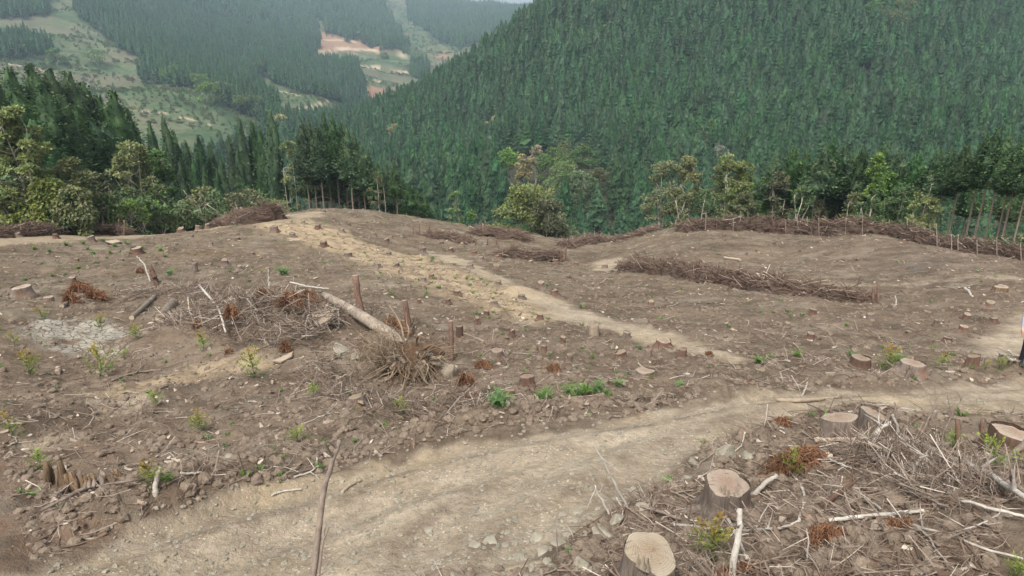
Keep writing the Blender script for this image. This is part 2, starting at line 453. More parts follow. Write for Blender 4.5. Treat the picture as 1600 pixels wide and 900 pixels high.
def mat_ground():
    t = NT('cleared_soil'); p = t.wpos()
    big, mid, fine = t.noise(p, 0.22, 4, 0.6), t.noise(p, 1.6, 5, 0.65, 0.4), t.noise(p, 11, 5, 0.7)
    soil = t.ramp(t.math('ADD', t.math('MULTIPLY', mid, 0.6), t.math('MULTIPLY', fine, 0.45)),
                  [(0.31, (0.050, 0.037, 0.026)), (0.47, (0.116, 0.088, 0.063)), (0.58, (0.163, 0.126, 0.092)), (0.74, (0.235, 0.190, 0.142))])
    soil = t.mix(t.rng(big, 0.40, 0.62), soil, t.mix(0.55, soil, (0.155, 0.113, 0.080)))
    soil = t.mix(t.math('MULTIPLY', t.rng(t.noise(t.stretch(p, (0.35, 0.8, 1), (0, 0, 0.3)), 0.9, 5, 0.65), 0.52, 0.68), 0.6), soil, t.mix(t.noise(p, 5, 4), (0.19, 0.16, 0.125), (0.29, 0.25, 0.195)))
    soil = t.scale(soil, t.rng(t.noise(t.stretch(p, (0.5, 1, 1), (0, 0, 0.35)), 0.7, 6, 0.7), 0.38, 0.58, 0.68, 1.08))
    # strewn bark chips, needles and splinters
    st = t.stretch(p, (1, 0.35, 1), (0, 0, 0.6)); st2 = t.stretch(p, (0.3, 1, 1), (0, 0, 0.3))
    ch = t.rng(t.voro(st, 9), 0.10, 0.17, 1, 0); keep = t.rng(t.noise(p, 3.1, 2), 0.5, 0.6)
    ch2 = t.rng(t.voro(st2, 15), 0.09, 0.16, 1, 0)
    chips = t.math('MAXIMUM', t.math('MULTIPLY', ch, keep), t.math('MULTIPLY', ch2, t.rng(t.noise(p, 2.1, 2), 0.53, 0.62)))
    soil = t.mix(t.math('MULTIPLY', chips, 0.75), soil, t.mix(t.noise(p, 4.0), (0.36, 0.29, 0.22), (0.20, 0.115, 0.07)))
    red = t.math('MULTIPLY', t.attr('red'), t.rng(t.noise(p, 2.6, 5, 0.7), 0.44, 0.66))
    soil = t.mix(t.math('MULTIPLY', red, 0.7), soil, (0.19, 0.112, 0.074))
    ash = t.math('MULTIPLY', t.attr('ash'), t.rng(t.noise(p, 1.2, 4), 0.42, 0.6))
    soil = t.mix(t.math('MULTIPLY', ash, 0.4), soil, (0.13, 0.118, 0.105))
    gr = t.math('MULTIPLY', t.attr('weeds'), t.rng(t.noise(p, 2.6, 5, 0.7), 0.52, 0.66))
    soil = t.mix(t.math('MULTIPLY', gr, 0.6), soil, (0.14, 0.15, 0.06))
    # dry road soil with gravel
    rn, rn2 = t.noise(p, 0.9, 5, 0.62, 0.3), t.noise(p, 7, 4, 0.65)
    road = t.ramp(t.math('ADD', t.math('MULTIPLY', rn, 0.62), t.math('MULTIPLY', rn2, 0.4)),
                  [(0.30, (0.15, 0.115, 0.08)), (0.46, (0.262, 0.21, 0.15)), (0.64, (0.36, 0.30, 0.222))])
    road = t.mix(t.math('MULTIPLY', t.rng(t.noise(t.stretch(p, (0.5, 0.5, 1)), 1.0, 3), 0.52, 0.66), 0.5), road, (0.34, 0.265, 0.165))
    gv = t.math('MULTIPLY', t.rng(t.voro(p, 15), 0.16, 0.24, 1, 0), t.rng(t.noise(p, 1.7, 4), 0.44, 0.56))
    road = t.scale(road, t.rng(t.noise(p, 3.2, 6, 0.75), 0.3, 0.7, 0.72, 1.22))
    road = t.mix(gv, road, (0.46, 0.42, 0.34))
    dmp = t.math('MULTIPLY', t.attr('rut'), t.rng(t.noise(p, 1.4, 5, 0.7), 0.42, 0.6))
    road = t.mix(t.math('MULTIPLY', dmp, 0.75), road, (0.145, 0.112, 0.08))
    c = t.mix(t.attr('road'), soil, road)
    och = t.ramp(t.noise(p, 1.3, 5, 0.65), [(0.32, (0.19, 0.143, 0.093)), (0.48, (0.29, 0.222, 0.142)), (0.66, (0.36, 0.285, 0.188))])
    c = t.mix(t.math('MULTIPLY', t.attr('ochre'), t.rng(t.noise(p, 0.8, 4), 0.2, 0.42)), c, och)
    # dried mud with polygon cracks
    wv = t.n('ShaderNodeVectorMath'); wv.operation = 'ADD'; t.l(p, wv.inputs[0])
    nz = t.n('ShaderNodeTexNoise'); t.l(p, nz.inputs['Vector']); nz.inputs['Scale'].default_value = 2.5
    sc = t.n('ShaderNodeVectorMath'); sc.operation = 'SCALE'; t.l(nz.outputs['Color'], sc.inputs[0]); sc.inputs['Scale'].default_value = 0.35
    t.l(sc.outputs[0], wv.inputs[1])
    crk = t.voro(wv.outputs[0], 4.2, 'DISTANCE_TO_EDGE')
    mud = t.mix(t.noise(p, 3, 4), (0.25, 0.225, 0.18), (0.35, 0.32, 0.26))
    mud = t.mix(t.rng(crk, 0.02, 0.06, 0.85, 0), mud, (0.09, 0.07, 0.05))
    c = t.mix(t.math('MULTIPLY', t.attr('mud'), t.rng(t.noise(p, 1.1, 4), 0.34, 0.46)), c, mud)
    c = t.mix(t.attr('floor'), c, t.mix(t.noise(p, 0.8, 5), (0.035, 0.045, 0.018), (0.07, 0.06, 0.035)))
    t.col(c)
    h = t.math('ADD', t.math('MULTIPLY', fine, 1.0), t.math('ADD', t.math('MULTIPLY', t.noise(p, 38, 3, 0.6), 0.35), t.math('MULTIPLY', chips, 0.3)))
    h = t.math('ADD', h, t.math('MULTIPLY', t.math('MULTIPLY', t.rng(crk, 0, 0.07, 0, 1), t.attr('mud')), 0.6))
    t.bump(h, 0.8, 0.07)
    t.b.inputs['Roughness'].default_value = 1.0; t.b.inputs['Specular IOR Level'].default_value = 0.05
    return t.m

def mat_foliage(name, c0, c1, c2, var=0.25, hue=0.03, trans=0.0, nscale=0.9):
    t = NT(name); p = t.coord('Object'); r = t.rand()
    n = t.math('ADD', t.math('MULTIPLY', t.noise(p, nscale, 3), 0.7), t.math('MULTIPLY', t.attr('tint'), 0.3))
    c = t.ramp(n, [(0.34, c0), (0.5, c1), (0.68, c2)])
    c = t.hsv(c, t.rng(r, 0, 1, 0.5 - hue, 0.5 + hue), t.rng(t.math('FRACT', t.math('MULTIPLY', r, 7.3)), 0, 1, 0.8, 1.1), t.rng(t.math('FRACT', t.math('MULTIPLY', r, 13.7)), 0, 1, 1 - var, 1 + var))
    t.col(c); t.b.inputs['Roughness'].default_value = 0.65; t.b.inputs['Specular IOR Level'].default_value = 0.25
    if trans: t.translucent(c, trans)
    return t.m
def mat_bark(name, c0, c1, stretch=(9, 9, 1.2), b=0.6, flake=None):
    t = NT(name); p = t.coord('Object'); q = t.stretch(p, stretch)
    n = t.noise(q, 2.2, 5, 0.65)
    c = t.mix(t.rng(n, 0.3, 0.7), c0, c1)
    if flake: c = t.mix(t.rng(t.noise(p, 2.0, 3), 0.5, 0.62), c, flake)
    c = t.hsv(c, 0.5, 1.0, t.rng(t.rand(), 0, 1, 0.8, 1.2))
    t.col(c); t.bump(n, b, 0.03); return t.m
def mat_plain(name, c0, c1, sc=3.0, b=0.3, rough=0.9):
    t = NT(name); p = t.coord('Object'); n = t.noise(p, sc, 4, 0.6)
    c = t.mix(t.rng(n, 0.3, 0.7), c0, c1); c = t.hsv(c, 0.5, 1.0, t.rng(t.rand(), 0, 1, 0.85, 1.15))
    t.col(c); t.bump(n, b, 0.02); t.b.inputs['Roughness'].default_value = rough; return t.m
def mat_tint(name, stops, b=0.0):
    """colour picked by each piece's own tint"""
    t = NT(name); c = t.ramp(t.attr('tint'), stops); p = t.coord('Object')
    c = t.scale(c, t.rng(t.noise(p, 5, 3), 0.25, 0.75, 0.75, 1.25)); t.col(c); return t.m
def mat_cut():
    t = NT('cut_wood'); p = t.coord('Object')
    s = t.n('ShaderNodeSeparateXYZ'); t.l(p, s.inputs[0])
    d = t.math('SQRT', t.math('ADD', t.math('MULTIPLY', s.outputs[0], s.outputs[0]), t.math('MULTIPLY', s.outputs[1], s.outputs[1])))
    d2 = t.math('ADD', d, t.math('MULTIPLY', t.noise(p, 5, 2), 0.05))
    ring = t.math('SINE', t.math('MULTIPLY', d2, 330))
    c = t.ramp(t.rng(d2, 0.0, 0.30), [(0.0, (0.195, 0.135, 0.088)), (0.45, (0.225, 0.175, 0.125)), (0.7, (0.26, 0.213, 0.156)), (1.0, (0.28, 0.235, 0.178))])
    c = t.scale(c, t.rng(ring, -1, 1, 0.86, 1.08))
    c = t.mix(t.math('MULTIPLY', t.rng(t.noise(p, 7, 5, 0.65), 0.48, 0.66), 0.5), c, (0.23, 0.185, 0.15))
    c = t.mix(t.math('MULTIPLY', t.rng(t.noise(t.stretch(p, (1, 5, 1), (0, 0, 0.5)), 9, 3), 0.6, 0.68), 0.75), c, (0.10, 0.075, 0.055))
    c = t.hsv(c, t.rng(t.rand(), 0, 1, 0.488, 0.508), 1.0, t.rng(t.math('FRACT', t.math('MULTIPLY', t.rand(), 5.1)), 0, 1, 0.82, 1.2))
    t.col(c); t.bump(t.math('ADD', t.math('MULTIPLY', ring, 0.1), t.noise(p, 16, 4)), 0.5, 0.01); return t.m
def mat_mountain():
    t = NT('mountain_slope'); p = t.wpos()
    g = t.ramp(t.noise(p, 0.03, 6, 0.65), [(0.33, (0.028, 0.052, 0.022)), (0.5, (0.058, 0.088, 0.038)), (0.66, (0.105, 0.118, 0.062))])
    sp = t.rng(t.voro(p, 0.22), 0.2, 0.45, 1, 0)
    g = t.mix(t.math('MULTIPLY', sp, 0.8), g, (0.03, 0.06, 0.022))
    b = t.rng(t.noise(p, 0.012, 5, 0.6), 0.47, 0.6)
    g = t.mix(t.math('MULTIPLY', b, 0.6), g, (0.13, 0.105, 0.072))
    g = t.mix(t.attr('earth'), g, t.mix(t.noise(p, 0.05, 5), (0.19, 0.105, 0.065), (0.27, 0.165, 0.105)))
    g = t.mix(t.attr('track'), g, (0.36, 0.28, 0.19))
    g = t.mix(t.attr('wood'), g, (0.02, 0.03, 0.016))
    t.col(g); t.bump(t.noise(p, 0.25, 5), 0.6, 1.5); return t.m

M = {}
M['ground'] = mat_ground()
M['mountain'] = mat_mountain()
M['forest_floor'] = mat_plain('forest_floor', (0.03, 0.035, 0.016), (0.06, 0.05, 0.03), 0.6)
M['cedar'] = mat_foliage('cedar_foliage', (0.021, 0.054, 0.021), (0.036, 0.087, 0.031), (0.066, 0.132, 0.048), 0.32, 0.022, 0.12, 0.8)
M['pine'] = mat_foliage('near_cedar_foliage', (0.024, 0.052, 0.020), (0.048, 0.094, 0.033), (0.094, 0.150, 0.052), 0.25, 0.015, 0.15, 0.8)
M['broad'] = mat_foliage('green_leaves', (0.04, 0.078, 0.024), (0.085, 0.148, 0.046), (0.15, 0.23, 0.072), 0.2, 0.02, 0.25)
M['bright'] = mat_foliage('bright_green_leaves', (0.06, 0.12, 0.025), (0.13, 0.225, 0.05), (0.22, 0.32, 0.08), 0.15, 0.01, 0.3)
M['yellow'] = mat_foliage('yellow_green_leaves', (0.085, 0.12, 0.03), (0.18, 0.225, 0.058), (0.32, 0.34, 0.10), 0.15, 0.01, 0.3)
M['olive'] = mat_foliage('olive_leaves', (0.05, 0.07, 0.028), (0.105, 0.128, 0.052), (0.19, 0.19, 0.08), 0.15, 0.015, 0.25)
M['rustleaf'] = mat_foliage('rust_tinged_leaves', (0.075, 0.10, 0.042), (0.15, 0.175, 0.075), (0.28, 0.26, 0.115), 0.15, 0.015, 0.25)
M['cream'] = mat_foliage('cream_blossom', (0.16, 0.17, 0.07), (0.32, 0.28, 0.13), (0.50, 0.42, 0.22), 0.1, 0.01, 0.25)
M['greytwig'] = mat_foliage('bare_grey_twigs', (0.12, 0.115, 0.10), (0.19, 0.18, 0.155), (0.27, 0.25, 0.21), 0.1, 0.005)
M['herb'] = mat_foliage('fresh_green_herb', (0.06, 0.12, 0.025), (0.12, 0.215, 0.05), (0.20, 0.30, 0.085), 0.15, 0.02, 0.3, 3)
M['bark_far'] = mat_bark('conifer_bark', (0.13, 0.095, 0.07), (0.26, 0.205, 0.16))
M['bark_pale'] = mat_bark('pale_bark', (0.24, 0.21, 0.165), (0.40, 0.36, 0.29), (4, 4, 2))
M['bark_red'] = mat_bark('reddish_bark', (0.075, 0.047, 0.034), (0.175, 0.105, 0.074), (10, 10, 1.0), 0.8)
M['bark_grey'] = mat_bark('grey_stump_bark', (0.085, 0.064, 0.05), (0.23, 0.185, 0.15), (12, 12, 1.5), 0.9, (0.15, 0.095, 0.066))
M['cut'] = mat_cut()
M['rot'] = mat_bark('rotten_wood', (0.055, 0.034, 0.022), (0.25, 0.17, 0.10), (14, 14, 1.2), 1.0)
M['deadwood'] = mat_bark('bleached_deadwood', (0.25, 0.22, 0.18), (0.46, 0.42, 0.365), (6, 6, 6), 0.4)
M['greywood'] = mat_bark('grey_brown_branch', (0.12, 0.092, 0.072), (0.26, 0.205, 0.165), (5, 5, 5), 0.4)
M['split'] = mat_bark('pale_split_wood', (0.26, 0.20, 0.14), (0.41, 0.33, 0.245), (3, 12, 12), 0.5)
M['logbark'] = mat_bark('weathered_log', (0.10, 0.075, 0.058), (0.30, 0.25, 0.195), (7, 7, 3), 0.9, (0.30, 0.25, 0.19))
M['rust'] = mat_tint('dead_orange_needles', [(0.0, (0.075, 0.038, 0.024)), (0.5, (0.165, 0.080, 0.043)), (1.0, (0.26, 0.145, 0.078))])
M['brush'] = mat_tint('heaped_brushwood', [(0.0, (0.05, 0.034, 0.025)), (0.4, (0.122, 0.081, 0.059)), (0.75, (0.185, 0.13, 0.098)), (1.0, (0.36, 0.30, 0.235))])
M['twig'] = mat_tint('strewn_twigs', [(0.0, (0.075, 0.052, 0.038)), (0.45, (0.16, 0.118, 0.088)), (0.8, (0.25, 0.20, 0.158)), (1.0, (0.42, 0.37, 0.31))])
M['chip'] = mat_tint('bark_chips', [(0.0, (0.09, 0.058, 0.04)), (0.5, (0.19, 0.135, 0.098)), (1.0, (0.42, 0.36, 0.285))])
M['root'] = mat_tint('tan_roots', [(0.0, (0.075, 0.04, 0.022)), (0.45, (0.18, 0.125, 0.08)), (0.8, (0.27, 0.21, 0.145)), (1.0, (0.36, 0.295, 0.215))])
M['rock'] = mat_plain('grey_rock', (0.165, 0.145, 0.108), (0.315, 0.285, 0.22), 4.0, 0.8)
M['clod'] = mat_plain('soil_clod', (0.10, 0.075, 0.053), (0.215, 0.165, 0.122), 6.0, 0.5)

# ------------------------------------------------------------------ the ground, hillside and mountain sheets
CREST = [(-400,48),(-100,48),(0,48),(100,50),(200,54),(330,60),(430,67),(490,72),(560,74),(650,76),(740,77),(800,75),(900,70),(960,65),(1060,62),(1200,60),(1300,57),(1450,51),(1600,43),(2000,40)]
_ca = np.array([math.atan2((p - 800) / FPX, CP + 0.08 * SP) for p, d in CREST])
_cr = np.array([math.hypot((p - 800) / FPX * d, 0.965 * d) for p, d in CREST])
def crest_r(az): return np.interp(az, _ca, _cr)

def sheet(name, az, rr, mat, attrs, zf):
    A, RR = np.meshgrid(az, rr)
    x, y = RR * np.sin(A), RR * np.cos(A)
    z = zf(x, y)
    V = np.stack([x, y, z], -1).reshape(-1, 3)
    n, m = len(rr), len(az)
    i = (np.arange(n - 1)[:, None] * m + np.arange(m - 1)[None]).ravel()
    Q = np.stack([i, i + 1, i + m + 1, i + m], 1)
    b = MB(); b.add(V, quads=Q[:, ::-1]); o = b.build(name, mat, smooth=True)
    for k, v in attrs(x, y, z).items():
        a = o.data.attributes.new(k, 'FLOAT', 'POINT'); a.data.foreach_set('value', np.asarray(v, float).ravel())
    return tag(o, kind='structure')

def ground_attrs(x, y, z):
    w = 0.35 * fbm(x * 1.1, y * 1.1, 4, 61) + 0.1 * fbm(x * 6, y * 6, 2, 65)
    ww = w * (1 + np.hypot(x, y) * 0.03)
    road = np.zeros_like(x)
    for p, e in ((ROAD_MAIN, 0.13), (ROAD_B, 0.3), (ROAD_R, 0.4), (CLEAR, 0.6), (PALE1, 0.2), (PALE2, 0.2)):
        road = np.maximum(road, sstep(e, -e, poly_sd(p, x, y) + ww))
    road = np.maximum(road, 0.75 * sstep(0.5, -0.5, poly_sd(TRACK_L, x, y) + ww))
    road = np.maximum(road, 0.55 * sstep(0.4, -0.4, poly_sd(TRACK_R, x, y) + ww))
    och = np.maximum(sstep(0.9, -0.9, poly_sd(OCHRE, x, y) - 0.5 + 1.3 * ww), 0.8 * sstep(0.3, -0.3, poly_sd(OCH2, x, y) + ww))
    och = np.maximum(och, 0.35 * sstep(0.5, -0.5, poly_sd(TRACK_L, x, y) + ww))
    red = np.zeros_like(x)
    for (px, py, s) in ((40,830,1.3),(20,720,1.2),(120,800,0.8),(1320,880,0.9),(1560,790,0.8),(850,580,1.2),(330,400,3),(740,600,0.8),(1000,650,.5),(1000,590,0.9),(1450,850,0.7)):
        c = G0(px, py); red = np.maximum(red, np.exp(-((x - c[0]) ** 2 + (y - c[1]) ** 2) / s ** 2))
    r = np.hypot(x, y); az = np.arctan2(x, y)
    weeds = sstep(20, 34, r) * 0.7 * sstep(-0.55, -0.1, -az)
    weeds = np.maximum(weeds, 0.5 * sstep(0.35, -0.35, np.abs(poly_sd(ROAD_MAIN, x, y) - 1.6) - 0.5) * (y > 8))
    mud = sstep(0.35, -0.35, poly_sd(MUD, x, y) + 1.4 * w)
    ash = sstep(2.5, -2.5, poly_sd(ASH, x, y) + 3 * w)
    fl = sstep(0.5, 4.0, r - crest_r(az) - 2)
    sm = poly_sd(ROAD_MAIN, x, y)
    rut = np.maximum(np.exp(-((sm + 0.75) / 0.16) ** 2), np.exp(-((sm + 1.85) / 0.16) ** 2)) + 0.6 * np.exp(-((sm + 0.08) / 0.2) ** 2)
    return dict(rut=rut, road=road, ochre=och, red=red, weeds=weeds, mud=mud, ash=ash, floor=fl)

D2 = math.pi / 180
az_near = np.concatenate([np.linspace(-80, -41, 26), np.linspace(-40, 40, 640), np.linspace(41, 80, 26)]) * D2
r_near = np.exp(np.concatenate([np.linspace(math.log(0.9), math.log(4.6), 40)[:-1], np.linspace(math.log(4.6), math.log(98), 500)]))
ground = sheet('ground', az_near, r_near, M['ground'], ground_attrs, H)
_co = np.zeros(len(ground.data.vertices) * 3); ground.data.vertices.foreach_get('co', _co)
_zg = _co.reshape(len(r_near), len(az_near), 3)[:, :, 2]
_lr = np.log(r_near)
H_full = H
def H(x, y):
    """height of the built ground: read back from the sheet near the camera, from the formula beyond"""
    x, y = np.broadcast_arrays(np.asarray(x, float), np.asarray(y, float))
    r = np.hypot(x, y); az = np.arctan2(x, y); nr = (r < 97.0) & (np.abs(az) < 1.39)
    fi = np.clip(np.interp(np.log(np.maximum(r, 0.91)), _lr, np.arange(len(_lr))), 0, len(_lr) - 1.001)
    fj = np.clip(np.interp(az, az_near, np.arange(len(az_near))), 0, len(az_near) - 1.001)
    i, j = fi.astype(int), fj.astype(int); u, v = fi - i, fj - j
    z = (_zg[i, j] * (1 - v) + _zg[i, j + 1] * v) * (1 - u) + (_zg[i + 1, j] * (1 - v) + _zg[i + 1, j + 1] * v) * u
    if not nr.all():
        z = z.copy(); z[~nr] = H_full(x[~nr], y[~nr])
    return z
G_any = make_G(H)
def Hs(x, y): return float(H(np.array([x]), np.array([y]))[0])
def G(px, py):
    """ground point of the cleared field under a photo pixel (pixels that just miss the crest slide down onto it)"""
    for k in range(40):
        w = G_any(px, py + k, far=96.0)
        if project(w)[2] < 84: break
    return w

def inpoly(poly, x, y):
    p = np.array(poly, float); ins = np.zeros(x.shape, bool)
    for i in range(len(p)):
        x0, y0 = p[i]; x1, y1 = p[(i + 1) % len(p)]
        ins ^= ((y0 > y) != (y1 > y)) & (x < (x1 - x0) * (y - y0) / (y1 - y0 + 1e-12) + x0)
    return ins
# woods, bare earth and tracks on the far slopes (outlines found once from the photograph and laid on the slope)
WOODS = [[(100,-400),(470,-400),(480,0),(497,45),(492,82),(440,86),(415,100),(400,118),(340,122),(215,112),(228,84),(170,50),(110,8)],
         [(415,92),(500,88),(556,94),(572,140),(545,152),(505,140),(450,126),(420,112)],
         [(330,122),(400,120),(430,150),(462,176),(440,190),(392,165),(340,140)],
         [(440,-400),(560,-400),(600,10),(645,78),(600,66),(520,48),(470,0)],
         [(600,-400),(900,-400),(840,18),(720,70),(690,58),(640,25)],
         [(-400,36),(60,48),(86,66),(60,74),(-400,66)], [(-400,-400),(100,-400),(70,14),(-400,18)],
         [(430,188),(470,172),(520,172),(620,146),(720,90),(720,300),(380,300),(400,215)], [(640,86),(670,88),(668,112),(645,112)], [(620,150),(660,128),(690,124),(670,160)]]
EARTH = [[(486,44),(520,50),(590,60),(612,66),(640,84),(600,84),(520,80),(480,92),(432,92),(440,84),(500,82)], [(570,136),(625,140),(610,160),(565,160)], [(680,84),(720,92),(700,98),(670,92)]]
TRACK = [([(430,90),(470,86),(500,80),(540,76),(600,80),(642,86)], 2.2), ([(553,101),(600,108),(650,114),(692,121)], 2.0), ([(466,172),(495,164),(520,153)], 2.0), ([(570,152),(620,152)],1.2), ([(505,62),(560,64),(610,74)],1.3), ([(560,122),(610,130),(640,128)],1.2), ([(425,140),(470,150),(520,146)],0.9), ([(0,98),(60,108),(120,128)],0.9), ([(205,170),(260,178),(330,196)],0.9)]
def far_attrs(x, y, z):
    px, py, d = project(np.stack([x, y, z], -1))
    px2, py2, _ = project(np.stack([x, y, z + 9], -1))
    wob = fbm(x / 25, y / 25, 4, 91)
    wx, wy = px2 + 11 * wob, py2 + 8 * fbm(x / 18, y / 18, 4, 95)
    qx, qy = px + 11 * wob, py + 8 * fbm(x / 18, y / 18, 4, 95)
    earth = np.zeros(x.shape); wood = np.zeros(x.shape); tr = np.zeros(x.shape)
    for p in EARTH: earth[inpoly(p, qx, qy)] = 0.85
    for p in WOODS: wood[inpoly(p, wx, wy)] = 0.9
    for line, w in TRACK:
        best = np.full(x.shape, 1e9)
        for (x0, y0), (x1, y1) in zip(line[:-1], line[1:]):
            ex, ey = x1 - x0, y1 - y0
            t = np.clip(((px - x0) * ex + (py - y0) * ey) / (ex * ex + ey * ey), 0, 1)
            best = np.minimum(best, np.hypot(px - x0 - t * ex, py + 1.5 * wob - y0 - t * ey))
        tr = np.maximum(tr, 0.9 * sstep(w, w * 0.5, best))
    return dict(earth=earth, wood=wood, track=tr)
hillside = sheet('hillside', np.linspace(-80, 80, 320) * D2, np.exp(np.linspace(math.log(96), math.log(705), 150)), M['forest_floor'], lambda x, y, z: {}, H)
def far_z(x, y): return H(x, y)
# left of the right-hand hill the open slopes start nearer, so the mountain sheet begins at 330 m there
mountain = sheet('mountains', np.linspace(-80, -10.0, 420) * D2, np.exp(np.linspace(math.log(330), math.log(3700), 260)), M['mountain'], far_attrs, lambda x, y: H(x, y) + 0.4)
mountain2 = sheet('mountains', np.linspace(-10.05, 80, 160) * D2, np.exp(np.linspace(math.log(690), math.log(3700), 110)), M['mountain'], far_attrs, lambda x, y: H(x, y) + 0.4)

# ------------------------------------------------------------------ trees
def conifer_parts(h, r, base, n, seed, fl=0.62, fw=0.34, core=0.72, taper=0.8, trunk_r=0.17, stubs=0):
    """trunk and crown of a cedar: drooping, up-curved sprays all through a lumpy narrow cone"""
    g = np.random.default_rng(seed)
    cr = MB(); hc = h * (1 - base)
    s = 1 - g.uniform(0, 1, n) ** 0.66                    # 0 base .. 1 tip, denser low
    s = np.clip(s, 0, 0.985)
    th = g.uniform(0, 2 * math.pi, n)
    lump = 1 + 0.7 * fbm(th * 1.3 + seed, s * 7 + seed * 3, 3, seed) + 0.35 * vnoise(th * 3.2, s * 16, seed + 5)
    prof = (1 - s) ** taper * (0.55 + 0.45 * np.minimum(1, s / 0.14)) * r
    rad = prof * lump * (0.62 + 0.48 * np.sqrt(g.uniform(0, 1, n)))
    zc = h * base + s * hc
    C = np.stack([np.cos(th) * rad, np.sin(th) * rad, zc], 1)
    up = g.uniform(-0.35, 0.75, n)
    D = np.stack([np.cos(th), np.sin(th), up], 1) + g.normal(0, 0.28, (n, 3))
    U = np.stack([np.cos(th) * 0.2, np.sin(th) * 0.2, np.ones(n)], 1) + g.normal(0, 0.35, (n, 3))
    k = (0.6 + 0.8 * g.uniform(0, 1, n)) * (0.45 + 0.55 * (1 - s))
    v, t = cards(C - unit(D) * 0.2, D, U, fl * k * r / 2, fw * k * r / 2, 0.3)
    cr.add(v, tris=t, tint=np.repeat(g.uniform(0, 1, n), 4))
    if core:                                             # dense inner foliage, so the crown has a body with lobes
        m, kk = (20, 14) if n > 500 else (14, 10); V = []
        qa = np.linspace(0, 1, m)[:, None]; aa = np.linspace(0, 2 * math.pi, kk, endpoint=False)[None]
        pr = (1 - qa * 0.985) ** taper * (0.55 + 0.45 * np.minimum(1, qa / 0.14)) * r
        lp = 1 + 0.7 * fbm(aa % (2 * math.pi) * 1.3 + seed, qa * 7 + seed * 3, 3, seed) + 0.35 * vnoise(aa % (2 * math.pi) * 3.2, qa * 16, seed + 5)
        rr = pr * lp * core * g.uniform(0.80, 1.18, (m, kk)) * (1 + 0.09 * np.where(np.arange(m) % 2, 1, -1))[:, None]
        V = np.stack([np.cos(aa) * rr, np.sin(aa) * rr, h * base + qa * hc * 0.97 + g.uniform(-.02, .02, (m, kk)) * hc + 0 * aa], -1).reshape(-1, 3)
        Q = [[i * kk + j, i * kk + (j + 1) % kk, (i + 1) * kk + (j + 1) % kk, (i + 1) * kk + j] for i in range(m - 1) for j in range(kk)]
        cr.add(V, quads=Q, tint=np.repeat(g.uniform(0.2, 0.6, m), kk))
    tr = MB(); zt = np.linspace(0, h * 0.9, 6)
    px = np.cumsum(g.normal(0, 0.03, 6)); py = np.cumsum(g.normal(0, 0.03, 6)); px -= px[0]; py -= py[0]
    v, t, q = path_tube(np.stack([px, py, zt - 0.3], 1), trunk_r * (1 - zt / h * 0.85) * np.array([1.25, 1, 1, 1, 1, 1]), 6, 0.06, seed); tr.add(v, t, q)
    if stubs:
        z = g.uniform(h * base * 0.35, h * base * 1.05, stubs); a = g.uniform(0, 6.28, stubs); ll = g.uniform(0.4, 1.5, stubs)
        A = np.stack([0 * z, 0 * z, z], 1); B = A + np.stack([np.cos(a) * ll, np.sin(a) * ll, -0.3 * ll + g.uniform(-.2, .3, stubs)], 1)
        v, q = tubes(A, B, 0.022, 0.008); tr.add(v, quads=q)
    return tr, cr

